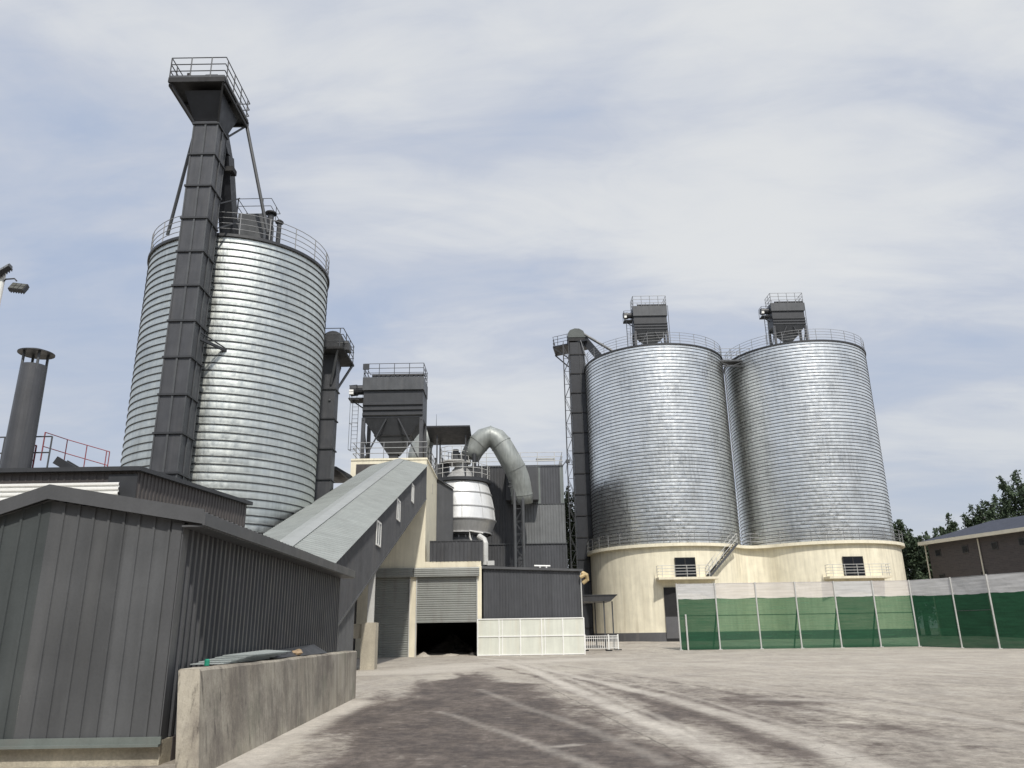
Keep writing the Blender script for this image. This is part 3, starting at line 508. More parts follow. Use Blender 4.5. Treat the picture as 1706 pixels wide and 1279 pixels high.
# ---------------------------------------------------------------- exhaust stack and red railed landing on the roof
def stack():
    c = V(-18.33, 28.3, 6.87); t = thing('exhaust_stack', 'grey round exhaust stack with a flat rain cap rising from the dark shed roof', 'chimney', c)
    m = MB(); m.lathe([(.0, 0), (.52, 0), (.50, .05), (.455, 4.72), (.42, 4.72), (.42, 4.2), (0, 4.2)], c, 28); m.build('pipe', M_leg, t, smooth=False)
    m = MB(); m.lathe([(.0, 5.26), (.64, 5.20), (.64, 5.235), (.3, 5.36), (0, 5.40)], c, 28); m.build('rain_cap', M_dark, t)
    for k in range(4): a = rad(45 + 90 * k); m = MB(); q = c + V(.41 * math.cos(a), .41 * math.sin(a), 0); m.tube(q + V(0, 0, 4.5), q + V(0, 0, 5.25), .05, 8); m.build('cap_strut', M_steel, t)
stack()
def landing():
    z0 = 7.62; t = thing('roof_landing', 'small steel landing with red railings on the dark shed roof beside the stack', 'platform', (-17, 29.5, 6.87))
    m = MB(); m.box(-20.5, -16.6, 28.9, 30.3, z0, z0 + .1); m.build('deck', M_dark, t)
    for x in (-20.2, -17.2):
        for y in (29.0, 30.2): MB().bar((x, y, 6.87), (x, y, z0), .12).build('support_leg', M_dark, t)
    m = MB(); m.rail([(-20.4, 29.0, z0 + .1), (-17.6, 29.0, z0 + .1)], 1.25, 2, 1.0, .028); m.build('railing', M_raild, t)
    m = MB(); m.rail([(-17.7, 30.2, z0 + .42), (-15.95, 30.2, z0 - .1)], 1.1, 2, .85, .018); m.rail([(-17.7, 30.2, z0 + .42), (-17.9, 29, z0 + .42)], 1.1, 2, 1.2, .018); m.build('railing', M_red, t, label='faded red railing')
    m = MB(); m.bar((-17.5, 30.0, z0 + .5), (-15.4, 30.0, 6.95), .1, .3); m.bar((-17.5, 29.3, z0 + .5), (-15.4, 29.3, 6.95), .1, .3)
    for k in range(7): q = V(-17.4, 29.65, z0 + .45).lerp(V(-15.5, 29.65, 7.0), k / 6); m.box(q.x - .12, q.x + .12, 29.3, 30.0, q.z - .02, q.z + .02)
    m.build('stair', M_dark, t)
    m = MB(); m.rail([(-19.9, 30.2, z0 + .1), (-18.9, 30.2, z0 + .1)], 1.2, 2, 1.0, .03); m.build('railing', M_red, t, label='faded red railing')
landing()
# floodlight mast on the left edge
def floodlights():
    Y = 13.0; b = at(-4, 500, Y); t = thing('light_pole', 'white pole carrying two floodlights at the left edge', 'light pole', (b.x, Y, 0))
    top = at(-2, 455, Y).z; m = MB(); m.tube((b.x, Y, 0), (b.x, Y, top), .075, 12, .055); m.build('pole', M_whitep, t)
    arm = MB(); p0 = V(b.x + .03, Y, at(5, 470, Y).z); p1 = at(28, 468, Y); arm.path([p0, p0 + V(.06, -.02, .05), p1 + V(-.05, 0, .05), p1], .014, 6); arm.build('arm', M_raild, t)
    for (px, py, yaw, tilt) in ((31, 479, 8, -28), (6, 450, -35, -40)):
        c = at(px, py, Y - .08); R = Matrix.Rotation(rad(yaw), 3, 'Y') @ Matrix.Rotation(rad(tilt), 3, 'X')
        def put(mb):
            mb.v = [c + R @ p for p in mb.v]; return mb
        sc_ = .86; R = R @ Matrix.Scale(sc_, 3); m = put(MB().box(-.165, .165, -.04, .05, -.10, .10)); 
        for k in range(6): m.add(*(lambda q: (q.v, q.f))(put(MB().box(-.15 + .055 * k, -.14 + .055 * k, .05, .09, -.09, .09))))
        h = m.build('floodlight', M_dark, t)
        for i in range(3):
            for j in range(2): x0, z0 = -.15 + .103 * i, -.09 + .093 * j; l = put(MB().box(x0, x0 + .09, -.052, -.041, z0, z0 + .08)); l.build('lens', M_lens, h)
floodlights()
# ---------------------------------------------------------------- spiral steel silos
def silo_profile(r, z0, z1, pitch, ridge=.035, bulge=.006, rh=.05):
    body, n = [], int(round((z1 - z0) / pitch)); p = (z1 - z0) / n
    for i in range(n):
        z = z0 + i * p
        body += [(r, z), (r + bulge, z + (p - rh) * .3), (r + bulge, z + (p - rh) * .7), (r, z + p - rh)]
    body.append((r, z1)); seams = [z0 + (i + 1) * p - rh for i in range(n)]
    return body, seams
def silo(name, label, c, r, z0, z1, pitch, gm, railh=1.3, segs=128, rh=.05, ridge=.035):
    t = thing(name, label, 'silo', (c[0], c[1], z0), 'spiral steel silos'); cz = V(c[0], c[1], 0)
    body, seams = silo_profile(r, z0, z1, pitch, rh=rh)
    m = MB(); m.lathe(body, cz, segs); m.build('shell', gm, t, smooth=True)
    m = MB()
    for z in seams: m.lathe([(r - .004, z), (r + ridge, z + .006), (r + ridge, z + rh * .62), (r - .004, z + rh)], cz, segs)
    m.build('seam', M_seam, t, smooth=False)
    m = MB(); m.lathe([(r + .05, z1 - .14), (r + .12, z1 - .14), (r + .12, z1 + .02), (r - .1, z1 + .02)], cz, segs); m.build('top_ring', M_dark, t)
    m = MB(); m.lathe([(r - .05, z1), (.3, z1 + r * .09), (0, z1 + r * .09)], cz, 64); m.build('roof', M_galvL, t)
    m = MB(); k = 56; pts = [cz + V((r + .02) * math.cos(2 * math.pi * i / k), (r + .02) * math.sin(2 * math.pi * i / k), z1 + .03) for i in range(k)]
    m.rail(pts, railh, 4, 2 * math.pi * r / (28 if r > 6 else 20), .022, True, pr=.028); m.build('railing', M_rail, t)
    return t
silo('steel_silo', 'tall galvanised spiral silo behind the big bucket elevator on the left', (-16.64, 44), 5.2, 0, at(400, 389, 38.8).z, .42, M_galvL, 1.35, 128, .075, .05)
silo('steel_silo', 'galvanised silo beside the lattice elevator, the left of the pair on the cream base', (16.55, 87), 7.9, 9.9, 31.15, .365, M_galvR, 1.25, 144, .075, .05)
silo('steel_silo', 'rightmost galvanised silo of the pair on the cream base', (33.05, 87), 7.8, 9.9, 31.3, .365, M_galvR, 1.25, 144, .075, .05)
# left silo roof gear
def silo_gear():
    zt = at(400, 389, 38.8).z; Y = 41.0
    a, b = at(394, 388, Y), at(442, 354, Y)
    t = thing('roof_filter', 'grey filter box with capped vents on top of the tall left silo', 'filter', (a.x + .8, Y, zt))
    m = MB(); m.box(a.x, b.x, Y, Y + 1.8, zt + .1, b.z - .05); m.build('housing', M_steel, t)
    m = MB(); m.rail([(a.x - .1, Y, b.z - .05), (b.x + .3, Y, b.z - .05), (b.x + .3, Y + 1.8, b.z - .05), (a.x - .1, Y + 1.8, b.z - .05)], 1.0, 2, 1.5, .022, True); m.build('railing', M_raild, t)
    for (px, pt, pb, s) in ((452, 352, 392, .33), (466, 367, 392, .24)):
        p = at(px, pt, Y - .3); q = at(px, pb, Y - .3)
        m = MB(); m.tube((p.x, p.y, zt), (p.x, p.y, p.z - .28), s * .55, 12); m.build('vent_pipe', M_dark, t)
        m = MB(); m.lathe([(0, p.z - .06 - zt), (s, p.z - .18 - zt), (s, p.z - .1 - zt), (s * .5, p.z - zt), (0, p.z + .02 - zt)], (p.x, p.y, zt), 16); m.build('vent_cap', M_black, t)
silo_gear()
# ---------------------------------------------------------------- bucket elevator of the left silo
def big_elevator():
    Y0 = 36.6; xl, xr = at(325.5, 204.5, Y0).x, at(361, 204.5, Y0).x
    xl, xr = -17.28, -15.98; D = 1.35; ztop = at(340, 204, Y0).z; zp = at(300, 131, 35.3).z
    t = thing('bucket_elevator', 'tall grey bucket elevator rising in front of the left silo with a railed head platform', 'elevator', ((xl + xr) / 2, Y0, 0))
    m = MB(); m.box(xl, xr, Y0, Y0 + D, 0, ztop + .8); m.build('casing', M_leg, t)
    m = MB(); xm = (xl + xr) / 2
    for x in (xm, ): m.bar((x, Y0 - .03, 0), (x, Y0 - .03, ztop), .10, .05)
    m.bar((xr + .03, Y0 + D * .5, 0), (xr + .03, Y0 + D * .5, ztop), .05, .12)
    for x in (xl, xr):
        for y in (Y0, Y0 + D): m.bar((x, y, 0), (x, y, ztop), .07)
    m.build('casing_rib', M_steel, t)
    m = MB(); h = 1.95; z = 1.2
    while z < ztop: MB().box(xl - .09, xr + .09, Y0 - .09, Y0 + D + .09, z, z + .10).build('flange', M_dark, t); z += h
    # flared transition and platform
    px0, px1, py0, py1 = -18.42, -15.36, 35.35, 39.4
    m = MB(); m.box(px0, px1, py0, py1, zp, zp + .14)
    for y in (py0 + .05, (py0 + py1) / 2, py1 - .05): m.box(px0, px1, y - .06, y + .06, zp - .16, zp - .002)
    for x in (px0 + .06, px1 - .06): m.box(x - .06, x + .06, py0 + .12, py1 - .12, zp - .33, zp - .17)
    m.build('head_platform', M_black, t)
    m = MB(); m.rail([(px0 + .04, py0 + .04, zp + .14), (px1 - .04, py0 + .04, zp + .14), (px1 - .04, py1 - .04, zp + .14), (px0 + .04, py1 - .04, zp + .14)], 1.3, 3, 1.1, .03, True, toe=.15); m.build('platform_railing', M_raild, t)
    for (dx, sx) in ((px0 + .1, xl), (px1 - .1, xr)):
        for (y, yy) in ((py0 + .1, Y0), (py1 - .1, Y0 + D)): MB().bar((dx, y, zp - .15), (sx, yy, zp - 1.9), .10).build('platform_brace', M_dark, t)
    m = MB(); zq = zp - 1.75; m.hexa([(xl - .02, Y0 - .02, zq), (xr + .02, Y0 - .02, zq), (xr + .02, Y0 + D + .02, zq), (xl - .02, Y0 + D + .02, zq), (xl - .42, py0 + .5, zp - .34), (xr + .30, py0 + .5, zp - .34), (xr + .30, py1 - .9, zp - .34), (xl - .42, py1 - .9, zp - .34)]); m.build('head_housing', M_navy, t)
    m = MB(); m.lathe([(.0, -.6), (.7, -.6), (.7, .6), (0, .6)], (0, 0, 0), 18); m.v = [V(p.z + xm, p.x + Y0 + D / 2, p.y + zp + .9) for p in m.v]; m.build('head_drum', M_steel, t)
    m = MB(); p = at(335, 122, 36.0); m.tube((p.x - .5, 36, zp + .42), (p.x + .2, 36, zp + .42), .26, 12); m.box(p.x - .65, p.x - .5, 35.75, 36.25, zp + .15, zp + .75); m.box(p.x + .28, p.x + 1.0, 35.8, 36.3, zp + .15, zp + .6); m.tube((p.x + .3, 36.05, zp + .62), (p.x + .95, 36.05, zp + .62), .2, 10); m.build('drive_motor', M_black, t)
    # long struts down to the silo rim
    zt = at(400, 389, 38.8).z
    cz = V(-16.64, 44, 0)
    m = MB(); m.tube((px0 + .02, py1 - .1, zp - .05), at(279, 392, 41.0), .10, 8); m.build('strut', M_steel, t)
    m = MB(); m.tube((px1 - .1, py1 - .1, zp - .05), at(446, 388, 40.2), .10, 8); m.build('strut', M_steel, t)
    # discharge chute
    m = MB(); a, b, c = at(366, 215, 38.2), at(374, 262, 38.5), at(385, 372, 40.3) - V(0, 0, 1.0); m.bar(a, b, .8, .7, V(1, 0, 0)); m.bar(b, c, .85, .8, V(1, 0, 0)); m.build('discharge_chute', M_navy, t)
    m = MB(); q = at(384, 285, Y0 + D + .6); m.box(q.x - .2, q.x + .25, q.y - .3, q.y + .3, q.z - .15, q.z + .15); m.build('junction_box', M_black, t)
    for k in range(2): q = at(365, 325 + 40 * k, Y0 + D); MB().bar(q + V(-.2, 0, -.6), q + V(.7, 1.2, .5), .07).build('wall_tie', M_dark, t)
    q = at(345, 570, Y0 + D); m = MB(); m.bar((xr, Y0 + D * .6, q.z), (xr + .95, Y0 + D + 1.4, q.z - .1), .1, .14); m.bar((xr, Y0 + D * .6, q.z + .35), (xr + .9, Y0 + D + 1.4, q.z), .05); m.build('wall_tie', M_dark, t)
big_elevator()
# ---------------------------------------------------------------- second elevator right of the left silo
def small_elevator():
    Y0 = 49.0; s = 49 / 44.
    xl, xr = -12.55, -11.62; z0, z1 = 0, 0
    zp = 19.46; z1 = zp - .6
    t = thing('bucket_elevator', 'slim grey bucket elevator half hidden at the right edge of the left silo', 'elevator', ((xl + xr) / 2, Y0, 0))
    m = MB(); m.box(xl, xr, Y0, Y0 + 1, 0, zp - .01); m.build('casing', M_leg, t)
    z = 1.0
    while z < z1: MB().box(xl - .08, xr + .08, Y0 - .08, Y0 + 1.08, z, z + .07).build('flange', M_dark, t); z += 2.0
    zp = 19.46; xp = -11.0; z1 = zp - 1.2
    m = MB(); m.box(xl - 1.2, xp, 47.9, 51.6, zp, zp + .14); m.build('head_platform', M_black, t)
    m = MB(); m.rail([(xl - 1.1, 47.95, zp + .14), (xp - .05, 47.95, zp + .14), (xp - .05, 51.5, zp + .14), (xl - 1.1, 51.5, zp + .14)], 1.3, 3, 1.2, .03, True); m.build('platform_railing', M_raild, t)
    for p, q in ((V(xp - .1, 51.4, zp), at(556, 657, 50.1)), (at(567, 612, 51.4), at(549, 668, 48.95)), (V(xp - .4, 48.1, zp), at(551, 640, 48.95))): MB().bar(p, q, .13).build('platform_brace', M_steel, t)
    m = MB(); m.lathe([(0, -.5), (.75, -.5), (.75, .5), (0, .5)], (0, 0, 0), 20); m.v = [V(p.x + (xl + xr) / 2 + .1, p.z + Y0 + .4, p.y + zp + .9) for p in m.v]; m.build('head_drum', M_dark, t)
    m = MB(); m.box(xr - .1, xr + .9, 48.5, 49.2, zp + .14, zp + .6); m.tube((xr + .1, 48.7, zp + .62), (xr + .8, 48.7, zp + .62), .22, 10); m.build('drive_motor', M_dark, t)
small_elevator()
# dark open shed far behind the gallery
def dark_building():
    t = thing('rear_canopy', 'dark open sided building glimpsed between the left silo and the cream tower', 'building', (-15, 57, 0))
    m = MB(); m.extr([(-19, 56, 11.9), (-15.5, 56, 13.35), (-12.9, 56, 13.35), (-11.8, 56, 12.7), (-11.8, 56, 12.5), (-12.9, 56, 13.15), (-15.5, 56, 13.15), (-19, 56, 11.7)], (0, 5.5, 0)); m.build('roof', M_dark, t)
    m = MB(); m.box(-19, -12.0, 61.3, 61.45, 0, 12.4); m.box(-19, -18.9, 56.2, 61.3, 0, 11.6); m.box(-12.1, -12.0, 57.0, 61.3, 0, 12.4); m.build('wall', M_black, t)
dark_building()
# ---------------------------------------------------------------- sloping conveyor gallery
def gallery():
    XR, XL, XM = -6.98, -11.38, -9.18; ya, yb = 28.0, 61.95
    ze = lambda y: 4.38 + .3312 * (y - 31.06); sl = V(0, 1, .3312); L = (yb - ya); u = V(0, 1, .3312)
    t = thing('conveyor_gallery', 'sloping conveyor gallery with a pale ribbed roof climbing to the cream tower', 'gallery', (XM, ya, 0))
    nR = .52
    for (x0, sgn) in ((XR, 1), (XL, -1)):
        d = V(XM - x0 - sgn * .12 * -1, 0, nR + .03); d = V(XM - (x0 + sgn * .12), 0, nR + .03); Ln = d.length; dn = d.normalized(); n = V(sgn * abs(dn.z), 0, abs(dn.x))
        m = MB(); m.corr((x0 + sgn * .12, ya, ze(ya) - .03), u * 1.0, n, dn, L * u.length, const(0), const(Ln), .30, .03, .06, .03); m.build('roof', M_roof, t)
    m = MB()
    for sgn in (1, -1): m.hexa([(XM, ya, ze(ya) + nR + .035), (XM + sgn * .42, ya, ze(ya) + nR - .06), (XM + sgn * .42, yb, ze(yb) + nR - .06), (XM, yb, ze(yb) + nR + .035), (XM, ya, ze(ya) + nR + .055), (XM + sgn * .43, ya, ze(ya) + nR - .04), (XM + sgn * .43, yb, ze(yb) + nR - .04), (XM, yb, ze(yb) + nR + .055)])
    m.build('ridge_cap', M_ridge, t)
    for x, n in ((XR, 1), (XL, -1)):
        m = MB(); m.corr((x, ya, 0), (0, 1, 0), (n, 0, 0), Z, L, lambda s: ze(ya + s) - 2.72, lambda s: ze(ya + s) - .02, .25, .03, .05, .02); m.build('side_wall', M_clad_side, t)
    m = MB(); m.bar((XR + .02, ya, ze(ya) - 2.74), (XR + .02, yb, ze(yb) - 2.74), .06, .09); m.build('bottom_trim', M_steel, t)
    m = MB(); m.hexa([(XL, ya, ze(ya) - 2.72), (XR - .02, ya, ze(ya) - 2.72), (XR - .02, yb, ze(yb) - 2.72), (XL, yb, ze(yb) - 2.72), (XL, ya, ze(ya) - 2.6), (XR - .02, ya, ze(ya) - 2.6), (XR - .02, yb, ze(yb) - 2.6), (XL, yb, ze(yb) - 2.6)]); m.build('floor', M_dark, t)
    # enclosure at the foot
    m = MB(); yq = 35.4; m.corr((XR - .03, ya, 0), (0, 1, 0), (1, 0, 0), Z, yq - ya, const(0), lambda s: max(.1, ze(ya + s) - 2.74), .25, .03, .05, .02); m.build('foot_wall', M_clad, t, label='plain grey sheet closing the space under the foot')
    m = MB(); m.box(XL + .1, XR - .06, yq - .06, yq, 0, ze(yq) - 2.75); m.build('foot_end', M_dark, t)
    # windows
    for (p0, p1) in (((627, 862), (633, 893)), ((661, 824), (665.5, 851)), ((685.5, 803), (688.5, 821))):
        a, b = atx(p0[0], p0[1], XR), atx(p1[0], p1[1], XR); y0 = a.y; y1 = b.y + .05; zt, zb = max(a.z, b.z), min(a.z, b.z)
        zt = ze((y0 + y1) / 2) - .35; zb = zt - 1.25
        if y1 - y0 < .7: y1 = y0 + .8
        f = MB()
        for (c, d, e, g) in ((y0, y0 + .09, zb, zt), (y1 - .09, y1, zb, zt), (y0 + .09, y1 - .09, zb, zb + .09), (y0 + .09, y1 - .09, zt - .09, zt), ((y0 + y1) / 2 - .03, (y0 + y1) / 2 + .03, zb + .09, zt - .09)): f.box(XR + .0, XR + .06, c, d, e, g)
        fo = f.build('window', M_whitep, t); MB().box(XR + .005, XR + .04, y0 + .09, y1 - .09, zb + .09, zt - .09).build('pane', M_paneglass, fo)
gallery()
def gallery_pillar():
    t = thing('support_pillar', 'concrete pillar with a pale steel post under the conveyor gallery', 'pillar', (-7.3, 39.8, 0))
    x0, x1 = at(600, 1100, 39.5).x, at(624, 1100, 39.5).x
    zt = at(610, 1037, 39.5).z; m = MB(); m.box(x0, x1, 39.5, 40.3, 0, zt); m.box(-10.8, x0 - .002, 39.62, 40.2, zt - .72, zt - .05); m.box(-10.8, -10.2, 39.61, 40.21, 0, zt - .73); m.build('pillar', M_conc2, t)
    p = at(617, 1037, 39.9); ztop = 4.38 + .3312 * (39.9 - 31.06) - 2.75
    m = MB(); m.box(p.x - .15, p.x + .15, 39.78, 39.82, zt, ztop); m.box(p.x - .15, p.x + .15, 40.0, 40.04, zt, ztop); m.box(p.x - .02, p.x + .02, 39.822, 39.998, zt, ztop); m.build('steel_post', M_railw, t)
    m = MB(); m.bar((p.x - 1.6, 39.9, zt), (p.x - 1.6, 39.9, ztop), .12); m.build('brace', M_dark, t)
gallery_pillar()
# ---------------------------------------------------------------- cream mill building (shutter hall + tower)
def mill_building():
    F = 62.0; t = thing('mill_building', 'cream rendered mill tower over a hall with two grey roller shutters', 'building', (-7, F, 0))
    zb, zt = 6.98, 15.05
    XT = -6.98
    m = MB()
    m.box(-13.1, XT, F + .002, 71.1, 6.45, zt)                                 # tower
    m.box(-13.1, XT + .06, F - .05, 71.15, zt + .002, zt + .16); m.build('tower', M_cream, t)
    m = MB(); m.box(XT + .003, -2.62, F, F + .5, 6.46, 6.97); m.box(-13.1, XT + .003, F + .05, F + .6, 6.40, 6.448); m.build('parapet', M_creamd, t)
    m = MB(); m.box(-12.66, -7.4, F - .035, F - .002, 13.35, 14.75); m.build('dark_cladding', M_brown, t)
    # hall shell: side walls, back, ceiling (painted black to stand in for shade behind the half open shutter)
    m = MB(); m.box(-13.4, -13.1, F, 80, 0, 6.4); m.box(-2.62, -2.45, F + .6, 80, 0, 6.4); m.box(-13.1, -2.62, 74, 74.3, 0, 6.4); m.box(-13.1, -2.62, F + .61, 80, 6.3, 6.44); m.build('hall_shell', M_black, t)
    m = MB(); m.box(-13.1, -10.95, F - .0, F + .3, 0, 6.4); m.box(-8.08, -7.54, F - .06, F + .3, 0, 5.83); m.build('pilaster', M_creamd, t)
    m = MB(); m.box(-2.9, -2.58, F - .04, F + .3, 0, 6.6); m.build('pilaster', M_cream, t)
    for (xa, xb) in ((-10.95, -8.09), (-7.53, -2.91)): m = MB(); m.box(xa, xb, F - .02, F + .28, 5.84, 6.38); m.build('lintel', M_creamd, t)
    for x in (-8.12, -7.60, -2.96, -10.9): MB().box(x, x + .07, F - .12, F - .062, 0, 5.83).build('shutter_guide', M_railw, t)
    # shutters
    for (xa, xb, z0) in ((-10.9, -8.12, 0), (-7.55, -2.93, 2.44)):
        m = MB(); m.corr((xa, F + .05, z0), (0, 0, 1), (0, -1, 0), (1, 0, 0), 5.84 - z0, const(0), const(xb - xa), .165, .045, .07, .03); m.box(xa, xb, F + .02, F + .06, z0, z0 + .1)
        m.build('roller_shutter', M_shut, t)
    for (xa, xb) in ((-12.6, -7.82), (-7.80, -2.75)):
        m = MB(); m.corr((xa, F - .32, 5.84), (0, 0, 1), (0, -1, 0), (1, 0, 0), .62, const(0), const(xb - xa), .16, .03, .05, .02); m.box(xa, xb, F - .318, F - .13, 6.46, 6.49); m.box(xa, xb, F - .318, F - .13, 5.82, 5.838); m.box(xa, xa + .02, F - .32, F - .13, 5.84, 6.46); m.box(xb - .02, xb, F - .32, F - .13, 5.84, 6.46); m.build('shutter_box', M_shut, t)
    m = MB(); m.corr((-6.6, F - .03, 0), (1, 0, 0), (0, -1, 0), Z, 4.12, const(6.985), const(8.5), .3, .035, .05, .02); m.box(-6.62, -2.47, F - .08, F, 8.5, 8.56); m.box(-6.62, -6.6, F - .02, F + 1.0, 6.985, 8.5); m.box(-2.48, -2.46, F - .02, F + 1.0, 6.985, 8.5); m.build('parapet_screen', M_clad_side, t)
    m = MB(); m.rail([(-13.0, 71, zt + .16), (-13.0, F + .1, zt + .16), (XT - .05, F + .1, zt + .16), (XT - .05, 71, zt + .16)], 1.35, 3, 1.9, .03, toe=.0, pr=.035); m.build('roof_railing', M_rail, t)
    # grey lean-to at the tower's back corner
    a = at(755, 815, 70.9)
    m = MB(); m.extr([(XT + .01, 70.6, 6.5), (a.x, 70.6, 6.5), (a.x, 70.6, a.z), (XT + .01, 70.6, 15.1)], (0, .85, 0)); m.build('stair_shaft', M_clad_blue, t)
    m = MB(); m.bar((XT, 70.5, 15.16), (a.x + .08, 70.5, a.z + .04), .25, .1); m.build('shaft_roof', M_dark, t)
    m = MB(); m.box(XT + .003, XT + .02, 66.2, 66.9, 13.1, 13.9); m.build('vent', M_eave, t)
    p = at(727, 929, 68); 
mill_building()
q = atx(727, 929, -6.96); m = MB(); m.box(-6.975, -6.75, q.y - .05, q.y + .05, q.z - .02, q.z + .05); m.box(-6.85, -6.6, q.y - .09, q.y + .09, q.z - .22, q.z - .02); m.tube((-6.7, q.y - .09, q.z - .12), (-6.7, q.y - .16, q.z - .12), .06, 8); tag(m.build('wall_lamp', M_black), 'small black lamp on the right side of the cream tower', 'lamp')
def heap(x, y, rx, ry, h, seed, name, label, mt, z=0.0):
    rn = random.Random(seed); n, k = 7, 22; m = MB(); vs = []
    for j in range(n):
        f = j / (n - 1)
        for i in range(k): a = 2 * math.pi * i / k; g = 1 + rn.uniform(-.16, .16); vs.append((x + rx * (1 - f) * math.cos(a) * g, y + ry * (1 - f) * math.sin(a) * g, z - .03 + h * f ** .8 * (1 + rn.uniform(-.2, .2))))
    fs = [(j * k + i, j * k + (i + 1) % k, (j + 1) * k + (i + 1) % k, (j + 1) * k + i) for j in range(n - 1) for i in range(k)]
    m.add(vs, fs); return tag(m.build(name, mt, smooth=False), label, 'heap')
heap(-7.0, 62.5, .6, .5, .34, 2, 'rubble_heap', 'pale rubble heap at the left side of the half open shutter', M_dust)
heap(-5.0, 62.9, 1.3, .6, .2, 5, 'rubble_heap', 'low grey rubble heap in the middle of the half open shutter', M_dust)
heap(-3.3, 63.3, .5, .6, .25, 6, 'rubble_heap', 'dark rubble heap at the right side of the half open shutter', M_coal)
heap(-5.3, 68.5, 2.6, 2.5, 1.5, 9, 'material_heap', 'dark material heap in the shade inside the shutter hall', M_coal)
# ---------------------------------------------------------------- bag filters (the same machine on the tower and on both silos)
def bag_filter(label, x0, x1, Y, zl, zc, zb, zm, zt, depth, s=1.0, rm=M_raild):
    """zl feet, zc outlet, zb bottom of the body, zm underside of the header, zt top of the header"""
    t = thing('bag_filter', label, 'dust filter', ((x0 + x1) / 2, Y + depth / 2, zl), 'bag filters')
    Y1 = Y + depth; xm, ym = (x0 + x1) / 2, (Y + Y1) / 2
    zh = zb + (zm - zb) * .56; pt = (zh - zb) / 3.0
    m = MB(); m.corr((x0 + .05 * s, Y + .06 * s, zb), (0, 0, 1), (0, -1, 0), (1, 0, 0), zh - zb, const(0), const(x1 - x0 - .1 * s), pt, .13 * s, pt * .38, pt * .16)
    m.box(x0 + .05 * s, x1 - .05 * s, Y + .061 * s, Y1, zb, zh); m.box(x0 + .07 * s, x1 - .07 * s, Y + .10 * s, Y1 - .01, zh + .002, zm); m.build('filter_body', M_dark, t)
    m = MB(); m.box(x0 - .02 * s, x1 + .02 * s, Y - .1 * s, Y1 + .1 * s, zm + .003, zt); m.build('header', M_steel, t)
    m = MB(); o = .45 * s
    def ringq(a, b):
        za, xa0, xa1, ya0, ya1 = a; zz, xb0, xb1, yb0, yb1 = b
        m.add([(xa0, ya0, za), (xa1, ya0, za), (xa1, ya1, za), (xa0, ya1, za), (xb0, yb0, zz), (xb1, yb0, zz), (xb1, yb1, zz), (xb0, yb1, zz)], [(0, 1, 5, 4), (1, 2, 6, 5), (2, 3, 7, 6), (3, 0, 4, 7)])
    zmid = zc + (zb - zc) * .52; f = .52
    A = (zb - .003, x0 + .07 * s, x1 - .07 * s, Y + .08 * s, Y1 - .02); Cc = (zc, xm - o, xm + o, ym - o, ym + o); B = tuple(c + (a - c) * f for a, c in zip(A, Cc))
    ringq(Cc, B); ringq(B, A); m.box(xm - o * .8, xm + o * .8, ym - o * .8, ym + o * .8, zl, zc + .02); m.build('hopper', M_dark, t)
    m = MB(); m.box(B[1] - .06, B[2] + .06, B[3] - .06, B[4] + .06, B[0] - .04, B[0] + .04); m.build('hopper_band', M_black, t)
    w = .3 * s
    for x in (x0 + w / 2, x1 - w / 2):
        for y in (Y + w / 2, Y1 - w / 2): MB().box(x - w / 2, x + w / 2, y - w / 2, y + w / 2, zl, zb - .004).build('leg', M_leg, t)
    m = MB(); yb = Y + w / 2
    m.bar((x0 + w, yb, zl + .2), (xm - .5 * s, yb - .1, zb - .1), .11 * s); m.bar((x1 - w, yb, zl + .2), (xm + .5 * s, yb - .1, zb - .1), .11 * s)
    m.bar((x0 + w / 2, Y1, zl + .2), (x0 + w / 2, Y, zb - .2), .1 * s); m.bar((x1 - w / 2, Y1, zl + .2), (x1 - w / 2, Y, zb - .2), .1 * s); m.build('brace', M_dark, t)
    m = MB(); m.rail([(x0 + .05, Y, zt), (x1 - .02, Y, zt), (x1 - .02, Y1, zt), (x0 + .05, Y1, zt)], 1.25, 3, (x1 - x0) / 4.0, .028, True); m.build('top_railing', rm, t)
    m = MB(); m.tube((x0 + .7 * s, Y + .35 * s, zt + .3 * s), (x1 + .02, Y + .35 * s, zt + .3 * s), .13 * s, 10)
    n = 11
    for i in range(n): x = x0 + .9 * s + (x1 - x0 - 1.2 * s) * i / (n - 1); m.box(x - .13 * s, x + .13 * s, Y + .2 * s, Y + .6 * s, zt, zt + .26 * s)
    m.build('air_manifold', M_dark, t)
    # fan and its bracket on the left, ladder below
    zf = zm + (zt - zm) * .3; xf = x0 - .85 * s
    m = MB(); m.tube((x0 - .02, Y + 1.0 * s, zf), (x0 - .65 * s, Y + 1.0 * s, zf), .42 * s, 14); m.tube((x0 - .66 * s, Y + 1.0 * s, zf), (x0 - 1.25 * s, Y + 1.0 * s, zf - .05), .5 * s, 14); m.build('fan', M_dark, t)
    m = MB(); m.box(xf - .42 * s, xf - .05 * s, Y + .45 * s, Y + .75 * s, zf - .5 * s, zf - .1 * s); m.build('fan_motor', M_whitep, t, label='pale motor cover')
    m = MB(); m.box(xf - .45 * s, x0 - .01, Y + .4 * s, Y + 1.8 * s, zf - .95 * s, zf - .85 * s); m.bar((xf - .3 * s, Y + 1.0 * s, zf - .9 * s), (x0, Y + 1.0 * s, zf - 1.7 * s), .1 * s); m.rail([(xf - .42 * s, Y + 1.75 * s, zf - .85 * s), (xf - .42 * s, Y + .45 * s, zf - .85 * s), (x0 - .05, Y + .45 * s, zf - .85 * s)], 1.1, 2, 1.0, .02); m.build('fan_bracket', M_black, t)
    m = MB(); xa, xb = x0 - .95 * s, x0 - .45 * s; z0, z1 = zl + (zb - zl) * .30, zf - .9 * s
    for x in (xa, xb):
        m.tube((x, Y + .7 * s, z0), (x, Y + .7 * s, z1), .025, 5)
